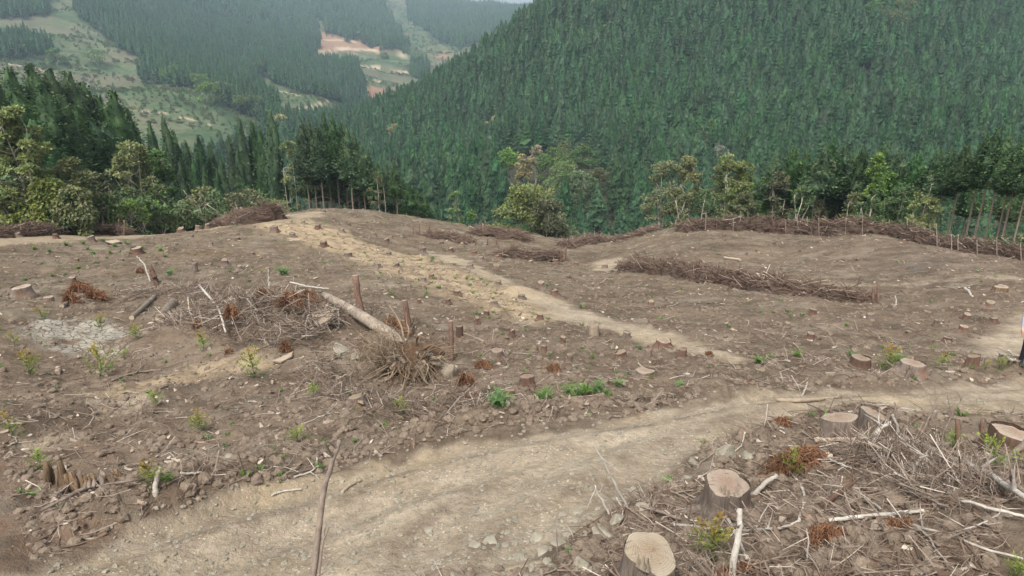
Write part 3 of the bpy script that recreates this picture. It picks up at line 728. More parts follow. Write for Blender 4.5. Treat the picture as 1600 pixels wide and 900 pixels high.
def broadleaf_parts(h, w, nst, seed, ncl=34, per=60, leaf=0.42, cb=0.42, trunk_r=0.14, flat=0.6, sparse=0.0, droop=0.0, twigs=40):
    """several rising stems, forking limbs, and leaves in separate clumps with gaps between them"""
    g = np.random.default_rng(seed); tr = MB(); cr = MB()
    ends = []
    for k in range(nst):
        a = 2 * math.pi * k / nst + g.uniform(-.5, .5); sp = w * 0.5 * g.uniform(0.25, 0.7)
        top = np.array([math.cos(a) * sp, math.sin(a) * sp, h * g.uniform(0.72, 0.92)])
        b0 = np.array([math.cos(a), math.sin(a), 0]) * trunk_r * (0.5 if nst > 1 else 0)
        p = smooth_path([b0 + [0, 0, -0.3], b0 * 1.5 + top * [0.12, 0.12, 0.3], top * [0.5, 0.5, 0.62] + g.normal(0, .15, 3), top], 10)
        v, t, q = path_tube(p, np.linspace(trunk_r, trunk_r * 0.2, len(p)), 6, 0.08, seed + k); tr.add(v, t, q)
        for m in range(max(2, int(7 / nst) + 2)):
            i = int(g.uniform(0.42, 0.85) * (len(p) - 1)); aa = g.uniform(0, 6.28)
            e = p[i] + np.array([math.cos(aa), math.sin(aa), g.uniform(0.4, 1.3)]) * w * g.uniform(0.14, 0.3)
            v, t, q = path_tube(smooth_path([p[i], (p[i] + e) / 2 + g.normal(0, .1, 3), e], 6), np.linspace(trunk_r * 0.4, 0.02, 6) if True else 0, 4, 0, 0) if False else path_tube(np.array([p[i], (p[i] + e) / 2 + g.normal(0, .12, 3), e]), [trunk_r * 0.38, trunk_r * 0.22, 0.015], 4)
            tr.add(v, t, q); ends.append(e)
        ends.append(p[-1])
    # clump centres fill a dome with noise-broken rim
    n = ncl; th = g.uniform(0, 2 * math.pi, n); u = g.uniform(0, 1, n)
    zz = cb + (1 - cb) * u ** 0.75
    env = np.sqrt(np.clip(1 - ((zz - (cb + (1 - cb) * 0.42)) / ((1 - cb) * 0.62)) ** 2, 0.05, 1))
    rr = w * 0.5 * env * np.sqrt(g.uniform(0.12, 1, n)) * (1 + 0.4 * vnoise(th * 1.2, zz * 4, seed))
    Cc = np.stack([np.cos(th) * rr, np.sin(th) * rr, zz * h * 0.97], 1)
    for c in Cc:
        cs = w * g.uniform(0.085, 0.17); m = int(2.0 * per * g.uniform(0.6, 1.4) * (1 - sparse))
        d = unit(g.normal(0, 1, (m, 3))); q = c + d * cs * np.array([1.15, 1.15, flat]) * (g.uniform(0.3, 1, m) ** 0.5)[:, None]
        D = d * [1, 1, 0.5] + g.normal(0, .5, (m, 3)) + [0, 0, -droop]
        U = np.array([0, 0, 1.0]) + g.normal(0, .5, (m, 3))
        v, t = cards(q, D, U, leaf * 0.8 * g.uniform(.6, 1.3, m), leaf * 0.52 * g.uniform(.6, 1.3, m), 0.15)
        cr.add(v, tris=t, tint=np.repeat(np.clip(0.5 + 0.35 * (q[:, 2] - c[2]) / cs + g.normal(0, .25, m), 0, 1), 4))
        e = min(ends, key=lambda s: ((s - c) ** 2).sum()); v, qd = tubes([e], [c], 0.03, 0.01, 3); tr.add(v, quads=qd)
        if twigs:
            a = c + g.normal(0, cs * .5, (6, 3)); v, qd = tubes(np.repeat([c], 6, 0), a, 0.012, 0.005, 3); tr.add(v, quads=qd)
    return tr, cr

SHAPES = {}
def tree_shape(key, parts):
    if key not in SHAPES:
        tr, cr = parts(); SHAPES[key] = (tr, cr)
    return SHAPES[key]
MESHES = {}
def meshes(key, parts, bark, leaf):
    k = (key, bark, leaf)
    if k not in MESHES:
        tr, cr = tree_shape(key, parts)
        MESHES[k] = (tr.mesh('trunk', M[bark], True), cr.mesh('crown', M[leaf], 'quads' if leaf in ('pine', 'cedar') else False))
    return MESHES[k]
def put_tree(name, cat, key, parts, bark, leaf, base, h, h0, label, group, widen=1.0, rz=None, lean=(0, 0)):
    tm, cm = meshes(key, parts, bark, leaf)
    e = empty(name, base, label, cat, group, random.uniform(0, 6.28) if rz is None else rz)
    e.rotation_euler[0], e.rotation_euler[1] = lean
    s = h / h0; sw = s * widen
    place('trunk', tm, (0, 0, 0), e, (0, 0, 0), (s, s, s)); place('crown', cm, (0, 0, 0), e, (0, 0, 0), (sw, sw, s))
    return e
def base_of(px, py, d):
    """foot and height of a tree whose top is seen at a pixel, standing at depth d"""
    t = P(px, py, d); z = Hs(t[0], t[1]); return (t[0], t[1], z), t[2] - z
ORD = ['leftmost', 'second', 'third', 'fourth', 'fifth', 'sixth', 'seventh', 'eighth', 'ninth', 'tenth', 'eleventh', 'twelfth', 'thirteenth', 'fourteenth', 'fifteenth', 'sixteenth', 'seventeenth', 'eighteenth', 'nineteenth', 'twentieth', 'twenty-first', 'twenty-second', 'twenty-third', 'twenty-fourth', 'twenty-fifth', 'twenty-sixth', 'twenty-seventh', 'twenty-eighth', 'twenty-ninth', 'thirtieth', 'thirty-first', 'thirty-second', 'thirty-third', 'thirty-fourth', 'thirty-fifth']
def from_left(i): return 'leftmost' if i == 0 else ORD[i] + ' from left'
def row(items, fmt):
    it = sorted(items, key=lambda q: q[0]); return [(*q, fmt % from_left(i)) for i, q in enumerate(it)]
def cedar(kind, px, py, d, label, group, widen=1.0, leaf='pine', bark='bark_far', lean=(0, 0)):
    v = random.randrange(3)
    spec = {'wide': dict(h=17, r=3.3, base=0.08, n=3000, fl=0.34, fw=0.2, taper=0.5, trunk_r=0.24),
            'mid': dict(h=17, r=2.5, base=0.10, n=2200, fl=0.40, fw=0.22, taper=0.65, trunk_r=0.2),
            'tall': dict(h=17, r=1.7, base=0.63, n=1500, fl=0.42, fw=0.24, taper=0.75, trunk_r=0.17, stubs=26, core=0.6),
            'hill': dict(h=17, r=2.0, base=0.16, n=430, fl=0.85, fw=0.50, taper=0.8, trunk_r=0.17)}[kind]
    b, h = base_of(px, py - (7 if kind != 'wide' else 3), d)
    h = max(h, 4.0)
    return put_tree('cedar_tree', 'conifer tree', kind + str(v), lambda: conifer_parts(seed=100 + v * 7 + len(kind), **spec), bark, leaf, b, h, 17, label, group, widen * min(1.7 if kind != 'tall' else 1.2, max(0.8, (17 / h) ** 0.6)), lean=lean)

for (px, py, d, L) in row([(12,104,70),(44,98,72),(74,106,74),(102,110,76),(126,128,79),(150,148,80),(174,140,78),(192,166,86),(22,142,60),(62,130,64),(90,148,66),(118,165,69),(140,185,70),(164,192,72),(-20,110,66),(-60,100,68),(-30,150,58),(184,215,76),(198,240,80),(50,185,60)], 'full dark cedar, %s in the dense stand at the upper left edge'):
    cedar('wide', px, py, d, L, 'dark cedars at the upper left edge')
for (px, py, d, L) in row([(232,192,112),(253,184,108),(270,206,112),(288,222,116),(308,214,118),(326,226,120),(342,240,118),(242,232,100),(372,184,112),(392,190,114),(356,216,112),(404,202,112),(300,250,105),(318,262,104),(280,258,103),(370,236,106),(338,268,102)], 'dark conifer, %s in the group left of the bare-trunked row'):
    cedar('mid', px, py, d, L, 'conifers left of the bare-trunked row', 0.9 if px != 342 else 0.8)
cedar('mid', 420, 174, 100, 'light green pointed conifer with a pale lower trunk, tallest left of the bare-trunked row', None, 0.95)
for (px, py, d, L) in row([(470,192,88),(481,190,92),(493,198,86),(505,180,90),(518,184,88),(531,194,92),(541,202,86),(553,214,90),(564,228,86),(576,244,90),(588,256,86),(512,200,98),(486,206,99),(500,204,101),(526,208,100),(545,222,99),(560,238,99),(475,210,97),(602,262,92),(628,282,96),(640,292,90),(652,302,94),(664,310,92),(612,275,98)], 'slim cedar with bare pale trunk, %s in the knoll crest row'):
    cedar('tall', px, py, d, L, 'bare-trunked cedars on the knoll crest', 1.0)
cedar('tall', 616, 258, 84, 'isolated slim cedar with a small top, just right of the bare-trunked row', None, 0.8)
for (px, py, d, L) in row([(1490,236,55),(1514,226,53),(1546,214,51),(1562,204,50),(1578,214,49),(1592,230,47),(1606,216,46),(1624,226,45),(1530,250,62),(1598,255,58)], 'tall reddish-trunked cedar, %s behind the right end of the brush wall'):
    cedar('tall', px, py, d, L, 'reddish-trunked cedars behind the right end of the brush wall', 1.0, bark='bark_far')
for (px, py, d, L) in row([(1243,232,68),(1262,236,70),(1280,246,72),(1304,220,66),(1324,224,68),(1338,240,70),(1402,250,66),(1352,262,72),(1230,262,74),(1268,262,76),(1420,268,70),(1440,275,72),(1456,262,74),(1316,255,74),(1292,228,64),(1350,232,65),(1384,226,66),(1412,236,64),(1438,240,62),(1470,236,60),(1216,240,67)], 'slim grey-trunked cedar, %s behind the middle of the brush wall'):
    cedar('tall', px, py, d, L, 'grey-trunked cedars behind the brush wall', 1.05)

# deciduous trees, each with its own crown: top pixel, depth, crown width in photo pixels
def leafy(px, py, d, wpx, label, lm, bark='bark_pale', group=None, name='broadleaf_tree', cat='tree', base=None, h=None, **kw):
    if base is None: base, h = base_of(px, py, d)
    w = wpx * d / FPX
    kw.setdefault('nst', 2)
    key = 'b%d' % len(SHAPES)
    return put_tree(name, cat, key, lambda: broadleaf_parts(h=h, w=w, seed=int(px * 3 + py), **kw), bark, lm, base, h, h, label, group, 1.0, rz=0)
leafy(830, 288, 92, 108, 'round-topped yellow green tree standing alone beyond the saddle of the clearing', 'yellow', nst=5, ncl=85, per=60, cb=0.22, leaf=0.5, flat=0.6)
leafy(858, 312, 88, 70, 'dark olive lower tree close against the round yellow green tree', 'olive', nst=3, ncl=55, per=55, cb=0.15, leaf=0.45)
leafy(1040, 250, 70, 62, 'olive rust-topped tree with fanning pale stems at the left end of the brush wall', 'rustleaf', nst=4, ncl=42, per=46, cb=0.5, leaf=0.3, trunk_r=0.11)
leafy(1082, 240, 70, 46, 'narrow rust-topped tree second from the left behind the brush wall', 'rustleaf', nst=2, ncl=34, per=55, cb=0.55, leaf=0.3)
leafy(1122, 254, 70, 36, 'slender tree with cream and brown crown between two fuller broadleaf trees', 'rustleaf', nst=2, ncl=24, per=40, cb=0.45, leaf=0.28)
leafy(1150, 240, 68, 58, 'fullest yellow-topped broadleaf tree with white forked trunk behind the brush wall', 'yellow', nst=3, ncl=46, per=60, cb=0.52, leaf=0.32)
leafy(1193, 276, 70, 46, 'bright green low-crowned tree right of the white forked trunk', 'bright', nst=2, ncl=30, per=60, cb=0.3, leaf=0.34)
leafy(1292, 242, 65, 34, 'round rust-tipped tree between slim cedars behind the brush wall', 'rustleaf', nst=2, ncl=26, per=60, cb=0.5, leaf=0.3)
leafy(1376, 238, 62, 30, 'bright green vine-clad tree behind the middle of the brush wall', 'bright', nst=1, ncl=40, per=46, cb=0.3, leaf=0.3, flat=0.9)
leafy(1418, 288, 60, 60, 'low green broadleaf tree beside the pale leafless tree', 'broad', nst=3, ncl=30, per=46, cb=0.35, leaf=0.3)
leafy(1466, 268, 56, 34, 'pale leafless tree with a forked white trunk near the right end of the brush wall', 'greytwig', nst=2, ncl=14, per=16, cb=0.55, leaf=0.14, trunk_r=0.15, sparse=0.3)
leafy(1338, 300, 62, 44, 'grey green understory tree in front of the slim grey-trunked cedars', 'olive', nst=2, ncl=24, per=46, cb=0.3, leaf=0.28)
leafy(1222, 268, 66, 40, 'olive green tree between the bright low-crowned tree and the slim cedars', 'olive', nst=2, ncl=30, per=46, cb=0.35, leaf=0.3)
leafy(1256, 290, 62, 42, 'low leafy tree in front of the left slim cedars', 'broad', nst=3, ncl=28, per=46, cb=0.2, leaf=0.28)
leafy(1366, 296, 58, 40, 'green bushy tree at the foot of the vine-clad tree', 'broad', nst=3, ncl=28, per=46, cb=0.2, leaf=0.28)
leafy(1398, 262, 64, 40, 'bright green tree immediately right of the vine-clad tree', 'bright', nst=2, ncl=32, per=46, cb=0.3, leaf=0.3)
leafy(1445, 300, 56, 46, 'yellowish spreading tree left of the pale leafless tree', 'yellow', nst=2, ncl=26, per=40, cb=0.4, leaf=0.28, flat=0.35)
leafy(1062, 292, 66, 44, 'grey olive understory tree between the two leftmost rust-topped trees', 'olive', nst=3, ncl=28, per=44, cb=0.15, leaf=0.28)
leafy(1110, 296, 66, 48, 'dull green understory tree below the cream and brown crown', 'broad', nst=3, ncl=30, per=44, cb=0.12, leaf=0.28)
leafy(1168, 300, 64, 40, 'olive understory tree below the fullest yellow-topped tree', 'olive', nst=3, ncl=26, per=44, cb=0.12, leaf=0.28)
leafy(12, 165, 50, 72, 'bright yellow green tree at the left edge of the photo', 'yellow', nst=2, ncl=40, per=60, cb=0.25, leaf=0.4, flat=0.35)
leafy(200, 222, 62, 66, 'pinkish olive tree in front of the dark cedars', 'rustleaf', nst=2, ncl=42, per=50, cb=0.35, leaf=0.34)
leafy(242, 234, 66, 44, 'fresh green tree at the right foot of the dark cedars', 'broad', nst=2, ncl=42, per=55, cb=0.2, leaf=0.36)
leafy(105, 247, 54, 56, 'brown-topped tree with two pale leaning stems above the bamboo', 'rustleaf', nst=3, ncl=34, per=46, cb=0.45, leaf=0.3)
leafy(150, 268, 58, 50, 'dull olive tree between the pale-stemmed tree and the fresh green tree', 'olive', nst=2, ncl=34, per=50, cb=0.25, leaf=0.3)
leafy(448, 214, 96, 36, 'pale yellow green tree squeezed between the pointed conifer and the bare-trunked row', 'yellow', nst=2, ncl=34, per=46, cb=0.3, leaf=0.36)
leafy(590, 262, 84, 28, 'thin brown-grey tree in front of the bare-trunked row', 'olive', nst=3, ncl=16, per=30, cb=0.5, leaf=0.24)
leafy(710, 290, 105, 26, 'bright green slim tree in the valley left of the round yellow green tree', 'bright', nst=1, ncl=22, per=40, cb=0.3, leaf=0.36)
leafy(738, 318, 100, 26, 'small bright yellow green tree just over the crest left of the round tree', 'bright', nst=2, ncl=20, per=40, cb=0.2, leaf=0.3)
leafy(662, 312, 92, 20, 'thin bright green tree at the right end of the bare-trunked row', 'bright', nst=1, ncl=18, per=36, cb=0.3, leaf=0.26)
for i, (px, py, w, lab) in enumerate([(14,300,80,'yellowish feathery bamboo clump at the far left behind the brush wall'),(66,284,70,'tallest feathery bamboo clump behind the left brush wall'),(112,296,60,'pale feathery bamboo clump beside the two leaning stems'),(-30,292,70,'bamboo clump cut off by the left edge of the photo')]):
    leafy(px, py, 52, w, lab, 'yellow' if i != 2 else 'olive', 'bark_pale', None, 'bamboo_clump', 'bamboo', nst=7, ncl=44, per=60, cb=0.08, leaf=0.34, flat=1.3, droop=0.9, trunk_r=0.035)

def hill_base(px, py, w_px, hm=11.0):
    """foot of a tree on the far hillside whose crown top is seen at a pixel"""
    w = G_any(px, py, lift=hm, near=140); return (w[0], w[1], Hs(w[0], w[1])), float(project(w)[2])
for (px, py, wpx, leaf, lab, kw) in [
    (765,212,32,'greytwig','bare grey twiggy tree on the far slope above the round tree',dict(per=50, leaf=0.5, cb=0.3)),
    (797,232,40,'bright','green tree directly right of the bare grey tree on the far slope',{}),
    (820,240,26,'cream','cream-flowered tree low in the broadleaf patch on the far slope',{}),
    (838,226,26,'cream','cream-topped tree highest in the broadleaf patch on the far slope',{}),
    (866,232,54,'broad','broad green tree in the middle of the broadleaf patch on the far slope',{}),
    (892,222,50,'olive','pale olive tree at the top of the broadleaf patch on the far slope',{}),
    (915,230,42,'broad','green flat-crowned tree at the right of the broadleaf patch on the far slope',{}),
    (880,252,56,'bright','brightest green tree at the bottom of the broadleaf patch on the far slope',{}),
    (938,262,40,'olive','grey olive tree at the lower right corner of the broadleaf patch on the far slope',{}),
    (905,268,44,'broad','shaded green tree below the broadleaf patch on the far slope',{}),
    (779,178,26,'cream','cream blossoming tree alone on the mid slope above the bare grey tree',{}),
    (760,190,16,'cream','smaller cream tree beside the blossoming tree on the mid slope',{}),
    (617,194,20,'cream','small orange-cream tree low on the left flank of the forested hill',{}),
    (1071,122,20,'broad','small green tree among the cedars halfway up the forested hill',{}),
    (1113,188,32,'broad','light green tree above the broadleaf row on the lower forested hill',{}),
    (1098,208,26,'olive','grey green tree left below the light green tree on the lower forested hill',{}),
    (1128,228,34,'greytwig','grey bare-twigged tree just above the yellow-topped broadleaf row',dict(per=40, leaf=0.4)),
    (1388,14,54,'olive','large pale green tree near the top edge of the forested hill',{}),
    (1412,0,44,'rustleaf','brownish tree at the top edge of the forested hill',{}),
    (1366,2,36,'broad','green tree left of the large pale one at the top of the forested hill',{}),
    (1332,132,16,'bright','tiny bright green crown in the middle of the forested hill',{}),
    (660,238,14,'broad','tiny pale green crown in the valley forest left of centre',{}),
    (700,240,14,'bright','tiny yellow green crown in the valley forest left of the bare grey tree',{}),
    (948,36,14,'broad','tiny pale crown high on the left shoulder of the forested hill',{})]:
    hm = 14.0
    b, d = hill_base(px, py, wpx, hm)
    k = dict(nst=2, ncl=30, per=46, cb=0.3, leaf=0.85); k.update(kw)
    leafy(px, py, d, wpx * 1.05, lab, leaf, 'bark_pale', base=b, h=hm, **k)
for (px, py, wpx, leaf, lab) in [
    (150,86,38,'bright','light green spreading tree alone on the far left slope'),(86,84,30,'broad','dull green tree left of the light green spreading tree on the far left slope'),
    (268,112,40,'bright','bright green tree at the left end of the far broadleaf row'),(312,122,32,'bright','yellow green tree second in the far broadleaf row'),
    (320,138,30,'bright','pale green tree in the middle of the far broadleaf row'),(346,138,34,'broad','green tree third in the far broadleaf row'),
    (386,158,54,'broad','large round green tree at the right end of the far broadleaf row'),(398,104,34,'broad','pale green tree at the left edge of the dark far cedar block'),
    (600,86,16,'broad','small tree standing alone on the far bare slope'),(655,90,26,'broad','small dark clump tree beside the far red earth slope'),(438,190,22,'cream','pale grey tree behind the pointed conifer')]:
    b, d = hill_base(px, py, wpx, 10.0 if wpx > 20 else 6.0)
    leafy(px, py, d, wpx, lab, leaf, 'bark_pale', base=b, h=(14.0 if wpx > 20 else 9.0), nst=2, ncl=22, per=34, cb=0.25, leaf=1.5)

# ---- hillside plantation: the trees that show largest are things, the others one object
hr = np.exp(np.linspace(math.log(30), math.log(3600), 260)); ha = np.linspace(-50, 50, 401) * D2
_A, _R = np.meshgrid(ha, hr)
_T = H(_R * np.sin(_A), _R * np.cos(_A)) / _R
_MX = np.maximum.accumulate(_T, 0)
def horizon_t(x, y):
    r = np.hypot(x, y) * 0.97; a = np.arctan2(x, y)
    i = np.clip(np.searchsorted(hr, r) - 1, 0, len(hr) - 1); j = np.clip(np.round((a / D2 + 50) / 100 * 400).astype(int), 0, 400)
    return _MX[i, j]
def grid_points(r0, r1, a0, a1, step, seed):
    g = np.random.default_rng(seed)
    X = np.arange(-r1, r1, step); Y = np.arange(0, r1, step)
    x, y = np.meshgrid(X, Y); x = (x + (np.arange(len(Y)) % 2 * 0.5 * step)[:, None]).ravel(); y = y.ravel()
    x = x + g.uniform(-.34, .34, x.size) * step; y = y + g.uniform(-.34, .34, y.size) * step
    r = np.hypot(x, y); a = np.arctan2(x, y)
    k = (r > r0) & (r < r1) & (a > a0 * D2) & (a < a1 * D2)
    return x[k], y[k]
RIGHT = [(380,215),(470,196),(540,178),(620,150),(700,110),(800,48),(870,0),(1000,-90),(1400,-800),(3000,-800),(3000,470),(-300,470),(-300,320),(150,300),(250,262)]
x, y = grid_points(100, 600, -44, 44, 5.1, 3)
z = H(x, y); hh = np.random.default_rng(5).uniform(13.5, 19.5, len(x)) * (1 + 0.25 * fbm(x / 40, y / 40, 2, 77))
cpx, cpy, _d = project(np.stack([x, y, z + 8], -1))
keep = inpoly(RIGHT, cpx, cpy) | ((np.hypot(x, y) < 330) & (cpx < 520) & (cpy > 205))
tpx, tpy, _ = project(np.stack([x, y, z + hh * 0.85], -1))
PATCH = [(776,232),(800,222),(860,214),(915,218),(950,244),(955,276),(900,288),(810,280),(780,262)]
keep &= ~(inpoly(PATCH, tpx, tpy) | inpoly(PATCH, cpx, cpy)) | (np.hypot(x, y) < 130)
keep &= (fbm(x / 22, y / 22, 3, 57) > -0.52)
# only trees with something above the ground in front of them
top_t = (z + hh) / np.hypot(x, y)
vis = (top_t - horizon_t(x, y)) * np.hypot(x, y)
keep &= vis > 0.4
# clearings in the plantation where the broadleaf trees stand
bl = np.array([[o.location.x, o.location.y] for o in COL.objects if o.type == 'EMPTY' and o.name.startswith('broadleaf')])
def clear_of(x, y, rad):
    k = np.ones(len(x), bool)
    for bx, by in bl: k &= (x - bx) ** 2 + (y - by) ** 2 > rad ** 2
    return k
keep &= clear_of(x, y, 5.5)
x, y, z, hh, vis = x[keep], y[keep], z[keep], hh[keep], vis[keep]
cpx, cpy, _d = project(np.stack([x, y, z + hh * 0.8], -1))
infr = (cpx > -20) & (cpx < 1620) & (cpy > -20) & (vis > 5)
n_have = len([o for o in COL.objects if o.name.startswith('cedar_tree')])
order = np.argsort(np.where(infr, _d, 1e9))[:300 - n_have]
HV = [conifer_parts(h=17, r=3.3, base=0.14, n=900, seed=200 + v, fl=0.42, fw=0.24, taper=[0.62, 0.70, 0.80, 0.66][v], trunk_r=0.17) for v in range(4)]
HM = [(t.mesh('trunk', M['bark_far'], True), c.mesh('crown', M['cedar'], False)) for t, c in HV]
sel = np.zeros(len(x), bool); sel[order] = True
for i in order:
    left = cpx[i] < 640
    e = empty('cedar_tree', (x[i], y[i], z[i]), 'dark conifer in the valley forest left of the round yellow green tree' if cpx[i] < 800 else 'dark conifer in the valley forest right of the round yellow green tree', 'conifer tree',
              'plantation conifers in the valley left' if cpx[i] < 800 else 'plantation conifers in the valley right', random.uniform(0, 6.28))
    s = hh[i] / 17; tm, cm = HM[i % 4]; wd = random.uniform(0.85, 1.2)
    place('trunk', tm, (0, 0, 0), e, sc=(s, s, s)); place('crown', cm, (0, 0, 0), e, sc=(s * wd, s * wd, s))

def proto_collection(name, items):
    c = bpy.data.collections.new(name)
    for k, (nm, me) in enumerate(items):
        o = bpy.data.objects.new('%s_%02d' % (nm, k), me); c.objects.link(o)
    return c
def scatter(name, pts, rots, scales, idx, coll, kind='stuff', parent=None):
    """one object whose points carry copies of the shapes in a collection"""
    me = bpy.data.meshes.new(name); pts = np.asarray(pts, float); n = len(pts)
    me.vertices.add(n); me.vertices.foreach_set('co', pts.ravel())
    for nm, ty, key, v in (('rot', 'FLOAT_VECTOR', 'vector', rots), ('scl', 'FLOAT_VECTOR', 'vector', scales)):
        a = me.attributes.new(nm, ty, 'POINT'); a.data.foreach_set(key, np.asarray(v, float).ravel())
    a = me.attributes.new('idx', 'INT', 'POINT'); a.data.foreach_set('value', np.asarray(idx, np.int32))
    o = bpy.data.objects.new(name, me); COL.objects.link(o)
    gn = bpy.data.node_groups.new(name, 'GeometryNodeTree')
    gn.interface.new_socket('Geometry', in_out='INPUT', socket_type='NodeSocketGeometry')
    gn.interface.new_socket('Geometry', in_out='OUTPUT', socket_type='NodeSocketGeometry')
    N = gn.nodes.new; gi, go = N('NodeGroupInput'), N('NodeGroupOutput')
    ip, ci, er = N('GeometryNodeInstanceOnPoints'), N('GeometryNodeCollectionInfo'), N('FunctionNodeEulerToRotation')
    ci.inputs['Collection'].default_value = coll; ci.inputs['Separate Children'].default_value = True; ci.inputs['Reset Children'].default_value = True
    def na(nm, ty):
        a = N('GeometryNodeInputNamedAttribute'); a.data_type = ty; a.inputs['Name'].default_value = nm; return [q for q in a.outputs if q.enabled and q.name == 'Attribute'][0]
    lk = gn.links.new
    lk(gi.outputs[0], ip.inputs['Points']); lk(ci.outputs[0], ip.inputs['Instance']); ip.inputs['Pick Instance'].default_value = True
    lk(na('idx', 'INT'), ip.inputs['Instance Index']); lk(na('rot', 'FLOAT_VECTOR'), er.inputs[0]); lk(er.outputs[0], ip.inputs['Rotation'])
    lk(na('scl', 'FLOAT_VECTOR'), ip.inputs['Scale']); lk(ip.outputs[0], go.inputs[0])
    md = o.modifiers.new('scatter', 'NODES'); md.node_group = gn
    if parent is not None: o.parent = parent
    return tag(o, kind=kind)
def joined(tr, cr, bark, leaf):
    b = MB()
    b.V, b.T, b.Q, b.tint, b.n = list(tr.V), list(tr.T), list(tr.Q), list(tr.tint), tr.n
    b.tm = [np.zeros(len(t), int) for t in tr.T]; b.qm = [np.zeros(len(q), int) for q in tr.Q]
    off = b.n
    for t in cr.T: b.T.append(t + off); b.tm.append(np.ones(len(t), int))
    for q in cr.Q: b.Q.append(q + off); b.qm.append(np.ones(len(q), int))
    b.V += cr.V; b.tint += cr.tint; b.n += cr.n
    return b.mesh('conifer', [M[bark], M[leaf]], False)
hill_protos = proto_collection('hill_conifers', [('conifer', joined(t, c, 'bark_far', 'cedar')) for t, c in HV])
g = np.random.default_rng(8)
r_ = ~sel; n = r_.sum()
sx = hh[r_] / 17
wd = sx * g.uniform(0.85, 1.2, n)
scatter('plantation_forest', np.stack([x[r_], y[r_], z[r_]], 1), np.stack([g.normal(0, .02, n), g.normal(0, .02, n), g.uniform(0, 6.28, n)], 1), np.stack([wd, wd, sx], 1), g.integers(0, 4, n), hill_protos)
print('hill trees', n, 'individual', len(order))

# ---- woods on the far mountains
x, y = grid_points(340, 1250, -44, 4, 5.2, 13)
x2, y2 = grid_points(1250, 2900, -44, 6, 9.5, 14)
big = np.concatenate([np.full(len(x), 1.0), np.full(len(x2), 1.35)]); x = np.concatenate([x, x2]); y = np.concatenate([y, y2])
z = H(x, y) + 0.3
cpx, cpy, _d = project(np.stack([x, y, z + 9], -1))
wob = fbm(x / 25, y / 25, 4, 91); qx, qy = cpx + 11 * wob, cpy + 8 * fbm(x / 18, y / 18, 4, 95)
inw = np.zeros(len(x), bool)
for p in WOODS: inw |= inpoly(p, qx, qy)
ok = np.zeros(len(x), bool)
vis = (((z + 15) / np.hypot(x, y)) - horizon_t(x, y)) > 0
notright = ~(inpoly(RIGHT, cpx, cpy) & (np.hypot(x, y) < 600))
ok = inw & vis & notright & (cpx > -40)
n = ok.sum(); h = g.uniform(0.75, 1.05, n) * big[ok]; wd = h * g.uniform(1.0, 1.35, n) * big[ok]
far_protos = proto_collection('far_conifers', [('conifer', joined(*conifer_parts(h=17, r=2.3, base=0.12, n=70, seed=300 + v, fl=1.0, fw=0.95, trunk_r=0.2), 'bark_far', 'cedar')) for v in range(3)])
scatter('far_cedar_woods', np.stack([x[ok], y[ok], z[ok]], 1), np.stack([0 * h, 0 * h, g.uniform(0, 6.28, n)], 1), np.stack([wd, wd, h], 1), g.integers(0, 3, n), far_protos)
print('far trees', n)
# scrub and young trees over the rest of the far slopes
br = (~inw) & vis & notright & (cpx > -40) & (fbm(x / 45, y / 45, 4, 33) > -0.12) & (g.uniform(0, 1, len(x)) < 0.8)
for p in EARTH: br &= ~inpoly(p, cpx, cpy)
for line, w in TRACK:
    for (x0, y0), (x1, y1) in zip(line[:-1], line[1:]):
        t = np.clip(((cpx - x0) * (x1 - x0) + (cpy - y0) * (y1 - y0)) / ((x1 - x0) ** 2 + (y1 - y0) ** 2), 0, 1)
        br &= np.hypot(cpx - x0 - t * (x1 - x0), cpy - y0 - t * (y1 - y0)) > 3.5
n = br.sum(); s = g.uniform(0.12, 0.42, n) * big[br]
tr, cr = broadleaf_parts(10, 9, 1, 77, 12, 14, 2.0, 0.05)
scrub_protos = proto_collection('scrub', [('bush', joined(tr, cr, 'bark_pale', 'broad')), ('bush', joined(*broadleaf_parts(9, 10, 1, 78, 12, 14, 2.0, 0.05), 'bark_pale', 'olive')), ('bush', joined(*conifer_parts(h=9, r=2, base=0.02, n=60, seed=411, fl=1.5, fw=0.9), 'bark_far', 'broad'))])
scatter('hillside_scrub', np.stack([x[br], y[br], z[br] - 0.2], 1), np.stack([0 * s, 0 * s, g.uniform(0, 6.28, n)], 1), np.stack([s, s, s * 0.8], 1), g.integers(0, 3, n), scrub_protos)
# undergrowth just beyond the crest of the clearing
gx, gy = grid_points(45, 135, -46, 46, 1.75, 19)
rr_, aa_ = np.hypot(gx, gy), np.arctan2(gx, gy)
off = rr_ - crest_r(aa_)
pxa = 800 + FPX * np.tan(aa_) * 0.97
lim = np.where(pxa < 430, 4.0, np.where(pxa < 1000, 7.0, 4.0))
k = (off > lim) & (off < lim + np.where(pxa < 450, 34, 24)) & clear_of(gx, gy, 1.0)
zz_ = H(gx, gy)
k &= (zz_ + 2.5) / rr_ > horizon_t(gx, gy)
k &= np.random.default_rng(3).uniform(0, 1, len(gx)) < np.where((pxa > 440) & (pxa < 1000), 0.45, 0.85)
gx, gy, zz_ = gx[k], gy[k], zz_[k]; n = len(gx); s = g.uniform(0.7, 1.35, n) * np.where(pxa[k] < 450, 1.35, 1.0)
und = proto_collection('undergrowth', [('bush', joined(*broadleaf_parts(2.6, 2.6, 3, 500 + v, 14, 34, 0.24, 0.05, 0.03), 'bark_pale', lf)) for v, lf in enumerate(['broad', 'olive', 'broad', 'bright', 'broad'])])
scatter('undergrowth', np.stack([gx, gy, zz_ - 0.1], 1), np.stack([0 * s, 0 * s, g.uniform(0, 6.28, n)], 1), np.stack([s, s, s], 1), g.choice([0, 1, 2, 3, 4], n, p=[.3, .25, .25, .08, .12]), und)
print('undergrowth', n)

